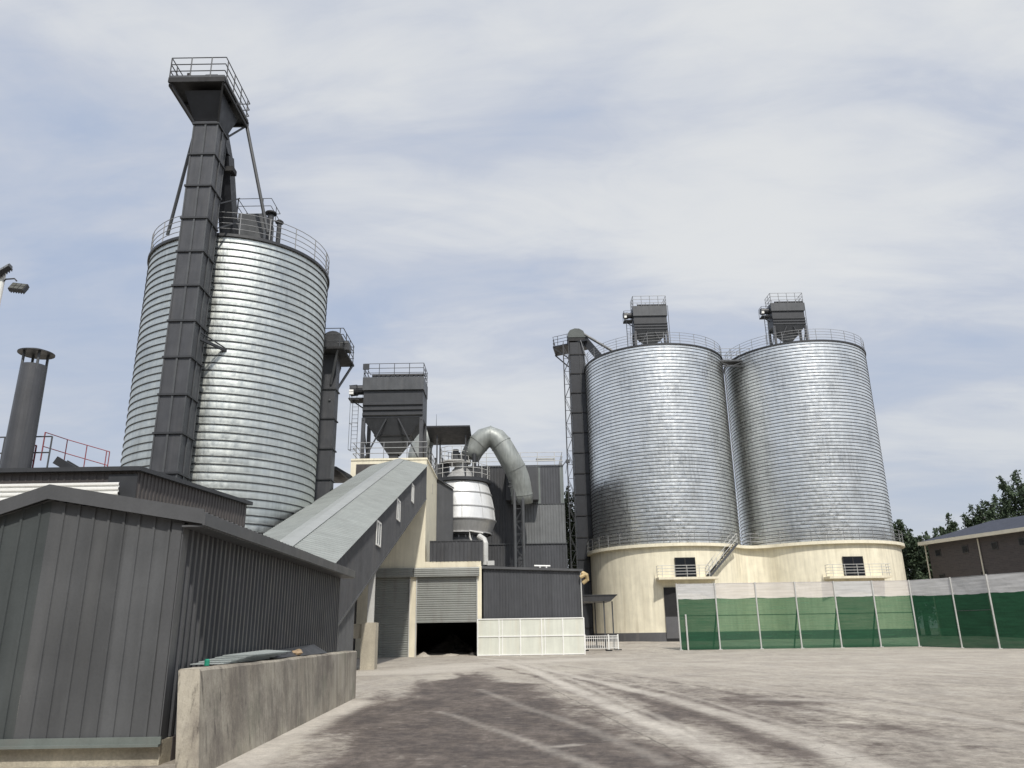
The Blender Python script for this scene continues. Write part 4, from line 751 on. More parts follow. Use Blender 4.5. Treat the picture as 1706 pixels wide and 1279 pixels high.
    m.tube((xa - .1, Y + .2 * s, z0), (xa - .1, Y + .2 * s, z1), .02, 5)
    z = z0
    while z < z1: m.tube((xa, Y + .7 * s, z), (xb, Y + .7 * s, z), .018, 4); z += .35
    for z in (z0, (z0 + z1) / 2, z1 - .2): m.path([(xa, Y + .7 * s, z), (xa - .1, Y + .2 * s, z), ((xa + xb) / 2, Y + .05 * s, z), (xb + .1, Y + .2 * s, z), (xb, Y + .7 * s, z)], .02, 5)
    m.build('caged_ladder', M_raild, t)
    m = MB(); m.tube((x1 + .25 * s, Y + .3, zl + .5), (x1 + .25 * s, Y + .3, zt + .15), .03, 6); m.tube((x1 + .25 * s, Y + .3, zt + .12), (x1, Y + .3, zt + .12), .03, 6); m.build('air_pipe', M_raild, t)
    return t
f1 = bag_filter('large dark bag filter with a hopper on the cream tower roof', -12.7, -7.53, 63.5, 15.22, 16.1, 19.05, 21.47, 22.6, 2.9)
m = MB(); q = at(611, 611, 63.3); m.box(q.x - .3, q.x + .22, 63.2, 63.35, q.z - .25, q.z + .25); m.build('control_box', M_dark, f1)
bag_filter('dark bag filter on the roof of the left silo of the pair', 13.95, 17.8, 82.6, 31.25, 32.55, 34.05, 35.85, 37.05, 1.9, .78, M_rail)
bag_filter('dark bag filter on the roof of the rightmost silo', 29.72, 33.5, 82.6, 31.4, 32.7, 34.4, 36.2, 37.15, 1.9, .78, M_rail)
# ---------------------------------------------------------------- vertical mill vessel with its round platforms
def vessel():
    c = V(-5.1, 74.9, 0); t = thing('mill_vessel', 'silver banded mill vessel with round railed platforms and a dark canopy behind the cream tower', 'mill', (c.x, c.y, 6.5))
    k = 40
    sh = lambda pr: pr
    z = lambda py, px=780: at(px, py, 71.8).z
    body = [(2.62, z(798)), (2.85, z(811)), (3.05, z(825)), (3.2, z(838)), (3.36, z(863))]
    m = MB(); m.lathe(list(reversed(body)), c, k); m.build('shell', M_alu, t, smooth=True)
    m = MB(); m.lathe([(2.9, z(884)), (3.36, z(863))], c, k); m.build('lower_cone', M_alug, t, smooth=True)
    m = MB()
    for py, r in ((817, 2.96), (841, 3.23), (862, 3.38), (884, 2.95)): m.lathe([(r - .06, z(py) - .05), (r + .05, z(py) - .05), (r + .05, z(py) + .05), (r - .06, z(py) + .05)], c, k)
    m.build('band', M_alug, t)
    m = MB()
    for i in range(10):
        a = rad(36 * i - 84); 
        for (r0, a0), (r1, a1) in zip(body, body[1:]): m.bar(c + V(r0 * math.cos(a), r0 * math.sin(a), a0), c + V(r1 * math.cos(a), r1 * math.sin(a), a1), .07, .03)
    m.build('vertical_strip', M_alug, t)
    m = MB(); m.lathe([(2.3, 6.6), (2.3, z(899)), (2.5, z(898)), (2.5, z(893)), (2.3, z(892)), (2.3, z(889)), (2.62, z(888)), (2.62, z(885)), (2.2, z(884))], c, k); m.build('lower_collar', M_steel, t)
    for i in range(24): a = 2 * math.pi * i / 24; MB().box(*sum(([c.x + 2.42 * math.cos(a) - .06, c.x + 2.42 * math.cos(a) + .06], [c.y + 2.42 * math.sin(a) - .06, c.y + 2.42 * math.sin(a) + .06]), []), z(899), z(886)).build('collar_bolt', M_rail, t)
    zr = z(797); m = MB(); m.lathe([(0, zr), (2.88, zr), (2.88, zr + .3), (0, zr + .3)], c, k); m.build('ring_platform', M_dark, t)
    ring = [c + V(2.78 * math.cos(2 * math.pi * i / 16), 2.78 * math.sin(2 * math.pi * i / 16), zr + .3) for i in range(16)]
    m = MB(); m.rail(ring, 1.35, 3, 1.03, .028, True); m.build('platform_railing', M_railw, t)
    m = MB(); m.lathe([(1.75, zr + .3), (.62, z(768)), (.62, z(755)), (0, z(755))], c, 28); m.build('upper_cone', M_alug, t, smooth=False)
    z2 = z(758); hexp = [c + V(-.5, 0, 0) + V(1.55 * math.cos(rad(45 * i + 22)), 1.55 * math.sin(rad(45 * i + 22)), z2) for i in range(8)]
    m = MB(); m.prism([(p.x, p.y) for p in hexp], z2 - .12, z2); m.build('upper_platform', M_railw, t)
    m = MB(); m.rail(hexp, 1.3, 3, .9, .028, True); m.build('platform_railing', M_railw, t)
    m = MB(); m.tube(c + V(-.5, 0, z2), c + V(-.5, 0, z2 + .9), .45, 14); m.tube(c + V(-.5, 0, z2 + .9), c + V(-.5, 0, z2 + 1.25), .3, 12); m.box(c.x - .1, c.x + .8, c.y - .5, c.y + .3, z2, z2 + .6); m.build('drive_motor', M_steel, t)
    zc = z(742); zk = z(715)
    x0, x1 = at(710, 713, 72.6).x, at(783, 710, 72.6).x; zn, zf = at(745, 711, 72.6).z, at(745, 741, 77.2).z
    m = MB(); m.hexa([(x0, 72.6, zn), (x1, 72.6, zn), (x1, 77.2, zf), (x0, 77.2, zf), (x0, 72.6, zn + .14), (x1, 72.6, zn + .14), (x1, 77.2, zf + .14), (x0, 77.2, zf + .14)]); m.build('canopy_roof', M_navy, t)
    for x in (c.x - 2.2, c.x + .55):
        for y in (c.y - 1.5, c.y + 1.6): MB().bar((x, y, zr + .3), (x, y, zf + .05), .12).build('canopy_post', M_dark, t)
    for x in (c.x - 2.4, c.x - 1.7, c.x + 1.2, c.x + 1.5, c.x + 1.75): MB().bar((x, c.y - .8, zr + .3), (x, c.y - .8, z2 + .3), .11).build('platform_post', M_dark, t)
    m = MB(); m.tube(c + V(1.35, -1.0, zr + .3), c + V(1.35, -1.0, z2 + .6), .2, 10); m.build('riser_pipe', M_dark, t); m = MB(); m.box(c.x - 2.5, c.x - 1.2, c.y - .3, c.y + 1.5, zr + .3, z2 - .2); m.build('control_cabin', M_dark, t)
    m = MB(); p0 = at(785, 884, 71.5); m.path([at(805, 888, 71.6), at(782, 884, 71.4), at(783, 895, 71.4), at(786, 903, 71.4)], .09, 8); m.build('lube_pipe', M_railw, t)
vessel()
m = MB(); q = at(727, 709, 74.0); m.tube((q.x, 74.0, q.z - .3), (q.x, 74.0, at(727, 690, 74.0).z), .03, 6, .012); m.tube((q.x, 74.0, q.z - .45), (q.x, 74.0, q.z), .06, 6); tag(m.build('lightning_rod', M_raild), 'thin lightning rod standing on the dark canopy over the vessel', 'rod')
m = MB(); pts = [at(806, 899, 63.6), at(808, 905, 63.5), at(808, 925, 63.4), at(808, 941, 63.4)]; m.path([pts[0] + V(-.4, .3, .3), pts[0], pts[1], pts[2], pts[3]], .26, 12); m.box(pts[3].x + .2, pts[3].x + .75, 63.1, 63.6, pts[3].z - .05, pts[3].z + .3)
tag(m.build('vent_pipe', M_railw), 'short pale vent pipe bending down beside the grey parapet screen', 'pipe')
# ---------------------------------------------------------------- arched duct, its tower, and the grey building it enters
def big_duct():
    Y = 75.0
    ctr = [(783, 762), (789, 750), (797, 739), (806, 730.5), (817, 727), (827, 731), (835, 740), (842, 752), (850, 766), (858, 780), (863.5, 794), (867, 808), (869, 823), (870, 838)]
    P_ = [at(a, b, Y + (i > 8) * (i - 8) * .25) for i, (a, b) in enumerate(ctr)]
    t = thing('gas_duct', 'fat grey green gas duct arching from the vessel down into the grey building', 'duct', P_[0])
    # resample into lobster-back segments
    m = MB(); m.path(P_, [.95, 1.0] + [1.05] * 12, 24); o = m.build('duct_bend', M_duct, t, smooth=True)
    for i in (2, 4, 6, 9, 12): d = (P_[i + 1] - P_[i - 1]).normalized(); MB().tube(P_[i] - d * .035, P_[i] + d * .035, 1.095, 24).build('duct_flange', M_duct, t)
    return t
big_duct()
def duct_stub():
    P_ = [at(700, 775, 77), at(700, 757, 77), at(703, 741, 77), at(711, 729, 77), at(722, 725, 77.6), at(735, 727, 78)]
    m = MB(); m.path(P_, [1.25, 1.2, 1.1, 1.0, .95, .9], 20); tag(m.build('duct_elbow', M_duct, smooth=True), 'pale rounded duct elbow peeking out behind the hopper of the large bag filter', 'duct')
duct_stub()
def duct_tower():
    x0, x1, Y = at(858, 880, 75.2).x, at(872, 880, 75.2).x, 75.2; zt = at(865, 805, Y).z
    t = thing('duct_tower', 'slim lattice steel tower holding up the arched gas duct', 'tower', ((x0 + x1) / 2, Y, 0))
    for x in (x0, x1):
        for y in (Y, Y + .9): MB().tube((x, y, 0), (x, y, zt), .15, 10).build('column', M_steel, t)
    m = MB(); z = 1.0; fl = 0
    while z < zt - 1.2:
        for y in (Y, Y + .9):
            m.bar((x0, y, z), (x1, y, z), .07); a, b = (x0, x1) if fl else (x1, x0); m.bar((a, y, z), (b, y, z + 1.2), .06)
        for x in (x0, x1): m.bar((x, Y, z), (x, Y + .9, z), .06)
        z += 1.2; fl ^= 1
    m.build('lattice', M_dark, t)
    m = MB(); m.box(x0 - .5, x1 + .3, Y - .2, Y + 1.1, zt, zt + .25); m.bar((x0 - .6, Y - .1, zt - .3), (x1 + .4, Y - .1, zt - .3), .12); m.build('saddle', M_dark, t)
duct_tower()
def grey_building():
    Y = 79.0; f = lambda px, py: at(px, py, Y)
    t = thing('clad_building', 'tall grey sheet clad building with patched panels behind the arched duct', 'building', (1, Y, 0))
    zt, zm, zl = f(920, 776).z, f(905, 839).z, f(905, 905).z; xr = f(938, 776).x
    m = MB(); m.box(-5.0, xr - .02, Y + .06, Y + 12, 0, zt); m.build('shell', M_clad_side, t)
    def panel(x0, x1, z0, z1, mt, dy=0.0, pitch=.28, label=None):
        mb = MB(); mb.corr((x0, Y + .05 - dy, 0), (1, 0, 0), (0, -1, 0), Z, x1 - x0, const(z0), const(z1), pitch, .035, .05, .025); mb.build('wall_panel', mt, t, label=label)
    xa, xb, xc = f(843, 830).x, f(893, 800).x, f(900, 800).x
    panel(-5, xa, zm + .03, zt, M_clad_side); panel(xa, xb - .3, zm + .03, zt, M_clad_side); panel(xb - .3, xc, zm + .03, zt, M_clad_green, label='faded greenish panel'); panel(xc, xr - .35, zm + .03, zt, M_clad_blue, label='darker blue grey panel'); panel(xr - .35, xr, zm + .03, zt, M_clad_green)
    panel(-5, f(868, 870).x, zl + .03, zm - .02, M_clad_side, .02); panel(f(868, 870).x, xr + .04, zl + .03, zm - .02, M_clad_light, .02, label='faded pale grey panel')
    panel(-5, f(868, 920).x, 0, zl - .03, M_clad_side, .04); panel(f(868, 920).x, xr + .12, 0, zl - .03, M_clad_blue, .04)
    m = MB(); m.box(-5, xr + .05, Y - .06, Y - .0, zt, zt + .12); m.box(-5, xr + .16, Y - .1, Y - .03, zl - .06, zl + .03); m.box(-5, xr + .05, Y - .045, Y - .015, zm - .03, zm + .03); m.build('wall_trim', M_steel, t)
    # housing the duct enters
    m = MB(); p, q = f(843, 783), f(897, 836); m.box(p.x, q.x, Y - 1.6, Y - .08, q.z, p.z); m.build('duct_housing', M_clad_side, t)
    m = MB(); m.rail([(-4.5, Y + .1, zt + .12), (xr - .05, Y + .1, zt + .12), (xr - .05, Y + 10, zt + .12)], 1.35, 3, 1.75, .03); m.build('roof_railing', M_railw, t)
    m = MB(); m.box(f(893, 765).x, f(925, 765).x, Y + .3, Y + .5, zt + .6, zt + .9); m.build('cable_tray', M_railw, t)
    m = MB(); q = f(940, 768); m.bar((xr - .05, Y + .1, zt), (xr + .5, Y - .1, zt + .7), .07); m.bar((xr + .5, Y - .1, zt + .7), (xr + .25, Y, zt - .8), .05); m.box(xr + .3, xr + .7, Y - .25, Y + .05, zt + .25, zt + .6); m.build('lamp_bracket', M_raild, t)
grey_building()
# ---------------------------------------------------------------- annex, white hoarding, canopy, barrier
def annex():
    F = 62.0; t = thing('grey_annex', 'low dark grey ribbed annex above the white panel hoarding', 'building', (1.2, F, 0)); x0, x1 = -2.44, 5.0
    zt = lambda s: 6.36 - .31 * s / (x1 - x0)
    m = MB(); m.corr((x0, F, 0), (1, 0, 0), (0, -1, 0), Z, x1 - x0, const(0), zt, .22, .03, .05, .02); m.build('front_wall', M_clad_blue, t)
    m = MB(); m.corr((x1, F, 0), (0, 1, 0), (1, 0, 0), Z, 7.5, const(0), const(6.0), .22, .03, .05, .02); m.build('side_wall', M_clad_blue, t)
    m = MB(); m.hexa([(x0 - .1, F - .22, 6.38), (x1 + .25, F - .22, 6.06), (x1 + .25, F + 7.6, 6.06), (x0 - .1, F + 7.6, 6.38), (x0 - .1, F - .22, 6.56), (x1 + .25, F - .22, 6.22), (x1 + .25, F + 7.6, 6.22), (x0 - .1, F + 7.6, 6.56)]); m.build('roof', M_trim, t)
    m = MB(); m.tube((x1 + .06, F - .06, 0.1), (x1 + .06, F - .06, 6.0), .05, 8); m.build('downpipe', M_railw, t)
    m = MB(); m.path([(x1 + .15, F - .1, 5.95), (x1 + .5, F - .2, 5.75), (x1 + .55, F - .1, 5.45), (x1 + .2, F, 5.2)], .17, 8); m.tube((x1 + .0, F - .26, 5.6), (x1 + .45, F - .3, 5.8), .13, 8); m.build('gutter_outlet', M_rust, t)
annex()
q = at(890, 944, 62.3); m = MB(); m.tube((q.x, 62.3, 6.56), (q.x + 1.25, 62.3, 6.52), .07, 8); m.box(q.x + .4, q.x + .5, 62.2, 62.4, 6.40, 6.5); m.box(q.x + .9, q.x + 1.0, 62.2, 62.4, 6.38, 6.48); tag(m.build('white_tube', M_whitep), 'white tube lying along the edge of the annex roof', 'tube')
def hoarding():
    Y = 61.55; x0, x1 = -2.86, 5.12; z0, zm, z1 = .06, 1.37, 2.62
    t = thing('panel_hoarding', 'cream white framed panel hoarding along the foot of the dark annex', 'hoarding', ((x0 + x1) / 2, Y, 0))
    n = 5; w = (x1 - x0) / n
    for i in range(n):
        for (a, b) in ((z0, zm), (zm, z1)): MB().box(x0 + i * w + .02, x0 + (i + 1) * w - .02, Y, Y + .05, a + .02, b - .02).build('panel', M_white, t)
    m = MB()
    for i in range(n + 1): m.box(x0 + i * w - .04, x0 + i * w + .04, Y - .05, Y + .1, 0, z1 + .02)
    for i in (1, 3): m.box(x0 + i * w + .22, x0 + i * w + .28, Y - .03, Y - .002, z0, z1)
    for z in (z0, zm, z1): m.box(x0, x1, Y - .045, Y + .08, z - .04, z + .04)
    m.build('frame', M_whitep, t)
hoarding()
def canopy():
    Y = 67.0; g = gz(Y); z1 = at(1000, 991, Y).z; x0, x1 = at(966, 991, Y).x, at(1027, 991, Y).x
    t = thing('entrance_canopy', 'small dark canopy on thin posts between the annex and the silo base', 'canopy', ((x0 + x1) / 2, Y, g))
    m = MB(); m.hexa([(x0, Y, z1 - .5), (x1 - .5, Y, z1 - .5), (x1 - .5, Y + 4, z1 - .5), (x0, Y + 4, z1 - .5), (x0, Y - .1, z1 - .05), (x1, Y - .1, z1 - .05), (x1, Y + 4.1, z1 - .05), (x0, Y + 4.1, z1 - .05)]); m.build('roof', M_clad_side, t)
    m = MB(); m.box(x0, x1 + .05, Y - .15, Y + 4.15, z1 - .045, z1 + .03); m.build('roof_trim', M_dark, t)
    for px, y in ((992, Y + 3.2), (1007, Y + .3), (1021, Y + .6)): x = at(px, 1030, y).x; MB().bar((x, y, gz(y)), (x, y, z1 - .5), .1).build('post', M_steel, t)
canopy()
def barrier():
    Y = 66.0; g = gz(Y); x0, x1 = at(975, 1070, Y).x, at(1031, 1070, Y).x; t = thing('steel_barrier', 'low white picket barrier on weighted feet in front of the canopy', 'barrier', ((x0 + x1) / 2, Y, g))
    A, B, D = V(x0, Y, g), V(at(1013, 1070, Y).x, Y - .4, g), V(x1, Y + .5, g)
    for a, b in ((A, B), (B, D)):
        m = MB(); L = (b - a).length; n = max(3, int(L / .16))
        for i in range(1, n): q = a.lerp(b, i / n); m.bar(q + V(0, 0, .2), q + V(0, 0, 1.12), .035)
        for z in (.2, .95, 1.14): m.bar(a + V(0, 0, z), b + V(0, 0, z), .045)
        m.build('picket_panel', M_whitep, t)
    for q in (A, B, D):
        MB().box(q.x - .05, q.x + .05, q.y - .05, q.y + .05, q.z, q.z + 1.25).build('post', M_whitep, t)
        m = MB(); m.box(q.x - .25, q.x + .25, q.y - .18, q.y + .18, q.z, q.z + .09); m.build('foot', M_black, t)
barrier()
# ---------------------------------------------------------------- cream concrete base under the two right silos
def silo_base():
    c1, c2 = V(16.55, 87, 0), V(33.05, 87, 0)
    t = thing('silo_base', 'cream concrete double round base carrying the two right silos', 'building', (24.8, 87, .66))
    def outline(R, rho=2.2):
        dx = (c2.x - c1.x) / 2; xm = (c1.x + c2.x) / 2; h = math.sqrt((R + rho) ** 2 - dx ** 2); P_ = []
        a_end = math.atan2(-h, dx)                       # direction from c1 to the fillet centre
        def arc(c, r, a0, a1, n): return [(c.x + r * math.cos(a0 + (a1 - a0) * i / n), c.y + r * math.sin(a0 + (a1 - a0) * i / n)) for i in range(n + 1)]
        P_ += arc(c1, R, -2 * math.pi - a_end, a_end, 96) if False else arc(c1, R, -a_end - 2 * math.pi, a_end, 96)
        fa0, fa1 = math.pi + a_end, -a_end; fc = V(xm, c1.y - h, 0)
        P_ += arc(fc, rho, fa0, fa1, 18)[1:-1]
        P_ += arc(c2, R, math.pi - a_end - 2 * math.pi, math.pi + a_end, 96)
        fc2 = V(xm, c1.y + h, 0); P_ += arc(fc2, rho, -(-math.pi + (-a_end)) - 2 * math.pi if False else a_end, -math.pi - a_end, 18)[1:-1]
        return P_
    g = .60
    W_ = outline(8.25); L_ = outline(8.62); PL = outline(8.28)
    def skin(P_, z0, z1, cap=False):
        m = MB(); n = len(P_); vs = [(x, y, z0) for x, y in P_] + [(x, y, z1) for x, y in P_]; fs = [(i, (i + 1) % n, n + (i + 1) % n, n + i) for i in range(n)]
        m.add(vs, fs); return m
    m = skin(W_, 0, 9.62); m.build('wall', M_creamb, t, smooth=False)
    m = skin(PL, 0, g + .86); n = len(PL); m.add([(x, y, g + .86) for x, y in PL] + [(x, y, g + .86) for x, y in W_], [(i, (i + 1) % n, n + (i + 1) % n, n + i) for i in range(n)]); m.build('plinth', M_plinth, t)
    m = MB(); m.prism(L_, 9.58, 9.88); m.build('ledge', M_cream, t)
    m = MB(); O_ = [V(x, y, 9.88) for x, y in outline(8.55)]; m.rail(O_, 1.2, 3, 1.55, .026, True); m.build('ledge_railing', M_rail, t)
    def on_wall(c, R, px, py):      # point where the pixel's line of sight meets the round wall
        d = ray(px, py); o = V(0, 0, CAMH) - V(c.x, c.y, 0); a = d.x ** 2 + d.y ** 2; b = 2 * (o.x * d.x + o.y * d.y); cc = o.x ** 2 + o.y ** 2 - R * R
        s = (-b - math.sqrt(max(0, b * b - 4 * a * cc))) / (2 * a); return V(0, 0, CAMH) + d * s
    def frame_at(p, c): n = V(p.x - c.x, p.y - c.y, 0).normalized(); return n, V(-n.y, n.x, 0)
    def slab(mb, p, n, u, u0, u1, n0, n1, z0, z1):
        q = V(p.x, p.y, 0); f = lambda a, b, z: q + u * a + n * b + V(0, 0, z)
        mb.hexa([f(u0, n1, z0), f(u1, n1, z0), f(u1, n0, z0), f(u0, n0, z0), f(u0, n1, z1), f(u1, n1, z1), f(u1, n0, z1), f(u0, n0, z1)]); return mb
    for c, wpx, bpx, slabz in ((c1, (1142, 948), (1094, 1188), 6.45), (c2, (1422, 944), (1376, 1478), 6.3)):
        p = on_wall(c, 8.25, *wpx); n, u = frame_at(p, c); zb, zt = slabz + .12, slabz + 2.02
        m = slab(MB(), p, n, u, -.98, .98, -.3, .05, zb, zt)
        fr = MB()
        for (a, b, z0, z1) in ((-1.02, -.93, zb, zt), (.93, 1.02, zb, zt), (-.93, .93, zt - .08, zt), (-.93, .93, zb, zb + .08), (-.06, .06, zb + .08, zt - .08), (-.93, .93, zb + .85, zb + .93)): slab(fr, p, n, u, a, b, .02, .09, z0, z1)
        fo = fr.build('window', M_black, t)
        slab(MB(), p, n, u, -.93, .93, .0, .06, zb + .08, zt - .08).build('pane', M_glass, fo)
        s = MB(); slab(s, p, n, u, .0, .5, .05, .075, zb + .95, zt - .2)
        # balcony
        l = (on_wall(c, 8.25, bpx[0], 965) - p).length; r = (on_wall(c, 8.25, bpx[1], 965) - p).length; l = min(l, 2.9); r = min(r, 3.2)
        b = MB(); slab(b, p, n, u, -l, r, -.6, 1.0, slabz - .12, slabz + .1); bo = b.build('balcony', M_creamd, t)
        f = lambda a, d: V(p.x, p.y, slabz + .1) + u * a + n * d
        rr = MB(); rr.rail([f(-l + .05, .1), f(-l + .05, .93), f(r - .05, .93), f(r - .05, .1)] if c is c2 else [f(-l + .05, .1), f(-l + .05, .93), f(r - .9, .93)], 1.1, 4, 1.2, .024); rr.build('railing', M_railw, bo)
    # stair from the left balcony up to the ledge
    p = on_wall(c1, 8.25, 1142, 948); n, u = frame_at(p, c1)
    a = V(p.x, p.y, 6.55) + u * 2.2 + n * .55; a2 = math.atan2(a.y - 87, a.x - 16.55); b2 = a2 + rad(25)
    st = MB(); ra = MB(); prev = None; K = 14
    for s_ in (8.42, 9.12):
        q0 = c1 + V(s_ * math.cos(a2), s_ * math.sin(a2), 6.6); q1 = c1 + V(s_ * math.cos(b2), s_ * math.sin(b2), 9.9)
        st.bar(q0, q1, .05, .22)
        for h in (.5, 1.0): ra.tube(q0 + V(0, 0, h), q1 + V(0, 0, h), .024, 5)
        for k in range(5): q = q0.lerp(q1, k / 4); ra.tube(q, q + V(0, 0, 1.0), .024, 5)
    for k in range(K):
        f_ = (k + .5) / K; qa = (c1 + V(8.45 * math.cos(a2), 8.45 * math.sin(a2), 6.6)).lerp(c1 + V(8.45 * math.cos(b2), 8.45 * math.sin(b2), 9.9), f_); qb = (c1 + V(9.1 * math.cos(a2), 9.1 * math.sin(a2), 6.6)).lerp(c1 + V(9.1 * math.cos(b2), 9.1 * math.sin(b2), 9.9), f_); st.bar(qa, qb, .24, .03)
    so_ = st.build('stair', M_steel, t); ra.build('railing', M_railw, so_)
    # ground door
    p = on_wall(c1, 8.3, 1116, 1020); n, u = frame_at(p, c1)
    MB_ = slab(MB(), p, n, u, -.45, .75, -.3, .06, g, 5.65); MB_.build('door', M_black, t)
    slab(MB(), p, n, u, -.45, .75, .062, .10, g + .3, 2.9).build('door_leaf', M_plinth, t)
silo_base()
def bridge():
    t = thing('roof_bridge', 'narrow railed walkway bridging the roofs of the two right silos', 'walkway', (24.8, 85, 30.6))
    m = MB(); m.box(23.4, 26.3, 83.6, 84.9, 30.55, 30.75); m.bar((23.6, 83.7, 30.0), (26.2, 83.7, 30.0), .1); m.bar((23.6, 83.7, 30.5), (24.8, 83.7, 30.0), .08); m.bar((24.8, 83.7, 30.0), (26.2, 83.7, 30.5), .08); m.build('deck', M_steel, t)
    for y in (83.65, 84.85): m = MB(); m.rail([(22.6, y, 30.9), (27.1, y, 30.9)], 1.2, 3, 1.1, .026); m.build('railing', M_rail, t)
bridge()
# elevator left of the right silos
def right_elevator():
    Y = 88.0; xl, xr = 7.0, 8.72; zp = at(966, 567, Y - .6).z; t = thing('bucket_elevator', 'dark bucket elevator with a lattice mast left of the paired silos', 'elevator', ((xl + xr) / 2, Y, .66))
    m = MB(); m.box(xl, xr, Y, Y + 1.7, .5, zp); m.build('casing', M_navy, t)
    z = 2.0
    while z < zp: MB().box(xl - .08, xr + .08, Y - .08, Y + 1.78, z, z + .1).build('flange', M_black, t); z += 2.4
    m = MB(); m.bar(((xl + xr) / 2 + .3, Y - .03, .6), ((xl + xr) / 2 + .3, Y - .03, zp), .1, .06); m.build('casing_rib', M_dark, t)
    L0 = atz(921, 579, zp); R0 = V(xr + .3, 87.4, zp); bk = V(.5, 3.2, 0); dl = (L0 - R0).normalized()
    m = MB(); m.prism([(L0.x, L0.y), (R0.x, R0.y), (R0.x + bk.x, R0.y + bk.y), (L0.x + bk.x, L0.y + bk.y)], zp, zp + .16); m.build('head_platform', M_navy, t)
    for q in (L0 + V(.1, .1, 0), L0 + bk * .9): MB().bar(q, V(xl, q.y - 1.2, zp - 1.9), .14).build('platform_brace', M_dark, t)
    m = MB(); u16 = V(0, 0, .16); m.rail([R0 + dl * 1.3 + u16, L0 + u16 - dl * .05, L0 + bk + u16, R0 + bk + dl * 1.3 + u16], 1.2, 3, 1.3, .03); m.build('platform_railing', M_raild, t)
    m = MB(); zc = zp + 1.15; pr = [(-1.0, 0), (-1.0, .7), (-.75, 1.15), (-.2, 1.4), (.35, 1.35), (.8, 1.0), (1.05, .3), (1.05, 0)]; m.extr([(7.86 + a * 1.02, Y - .1, zp + .62 + b * .82) for a, b in pr], (0, 1.9, 0)); m.build('head_hood', M_hood, t, smooth=False)
    m = MB(); m.box(6.85, 8.9, Y - .05, Y + 1.75, zp + .17, zp + .61); m.build('head_box', M_black, t)
    m = MB(); m.bar((8.8, 88.6, zp + .6), (11.2, 87.6, 31.7), .9, .9); m.build('discharge_chute', M_navy, t)
    m = MB(); a, b = at(985, 570, 84), V(13.9, 87.6, 32.2); m.tube((8.8, 88, zp + 1.0), b, .16, 8); m.build('air_pipe', M_steel, t)
    m = MB(); m.bar((8.3, 87.8, zp + .2), (9.3, 87.2, 30.9), .07); m.build('stay', M_rail, t)
    # lattice mast
    xa, xb = at(945, 600, 83.4).x, at(952, 600, 83.4).x; xa, xb = 6.2, 6.85
    m = MB(); z = .6; fl = 0
    for x in (xa, xb):
        for y in (87.6, 88.4): m.bar((x, y, .5), (x, y, zp), .07)
    while z < zp - 1.6:
        m.bar((xa, 87.6, z), (xb, 87.6, z), .05); p, q = (xa, xb) if fl else (xb, xa); m.bar((p, 87.6, z), (q, 87.6, z + 1.6), .05); m.bar((p, 88.4, z), (q, 88.4, z + 1.6), .05); m.bar((xb, 87.9, z + .4), (xl, 88.1, z + .4), .05); z += 1.6; fl ^= 1
    m.build('lattice_mast', M_dark, t)
right_elevator()
# ---------------------------------------------------------------- green wind screen
def screen():
    t = thing('wind_screen', 'long green net screen with a white translucent top in front of the right silos', 'screen fence', (22, 65, 0))
    tops = [1126, 1190, 1257, 1323, 1388, 1452, 1514]
    P_ = [V(at(p, 970, 65).x, 65, gz(65)) for p in tops]
    zt, zm = 5.18, 3.9
    for px, py in ((1582, 962), (1642, 957), (1712, 952), (1790, 946)):
        q = atz(px, py, zt); P_.append(V(q.x, q.y, gz(q.y)))
    rn = random.Random(2)
    for i, (a, b) in enumerate(zip(P_, P_[1:])):
        dn = i in (0, 4) or i >= 6
        n = 10; m = MB(); vs = []; mid = []
        for k in range(n + 1):
            q = a.lerp(b, k / n); sag = .05 * math.sin(k * math.pi / n) + rn.uniform(-.02, .02); vs += [q + V(0, .03, .03), q + V(0, .03, zm - a.z * 0 - sag)]
        m.add(vs, [(2 * k, 2 * k + 2, 2 * k + 3, 2 * k + 1) for k in range(n)]); m.build('green_net', M_netd if dn else M_net, t)
        m = MB(); m.hexa([a + V(0, .05, zm - .08), b + V(0, .05, zm - .08), b + V(0, .06, zm - .08), a + V(0, .06, zm - .08), a + V(0, .05, zt - a.z), b + V(0, .05, zt - b.z), b + V(0, .06, zt - b.z), a + V(0, .06, zt - a.z)]); m.build('white_panel', M_polyd if dn else M_poly, t)
    for i, p in enumerate(P_[:-1]):
        m = MB(); m.tube(p, V(p.x, p.y, zt + .03), .06, 8); m.box(p.x - .14, p.x + .14, p.y - .14, p.y + .14, p.z, p.z + .05); m.build('post', M_railw, t)
        if i in (1, 3, 4, 5): m = MB(); m.bar(p + V(-.42, .6, 0), V(p.x, p.y + .07, zm * .8), .09); m.build('brace', M_dark, t)
    m = MB()
    for a, b in zip(P_, P_[1:]):
        m.tube(V(a.x, a.y + .09, 2.7), V(b.x, b.y + .09, 2.7), .03, 5); m.tube(V(a.x, a.y + .09, zt - .03), V(b.x, b.y + .09, zt - .03), .025, 5)
    m.build('cross_rail', M_steel, t)
    p = P_[0] + V(.55, -.1, 0); m = MB(); m.tube(p, p + V(0, 0, 2.7), .07, 8); m.build('gate_post', M_railw, t)
screen()
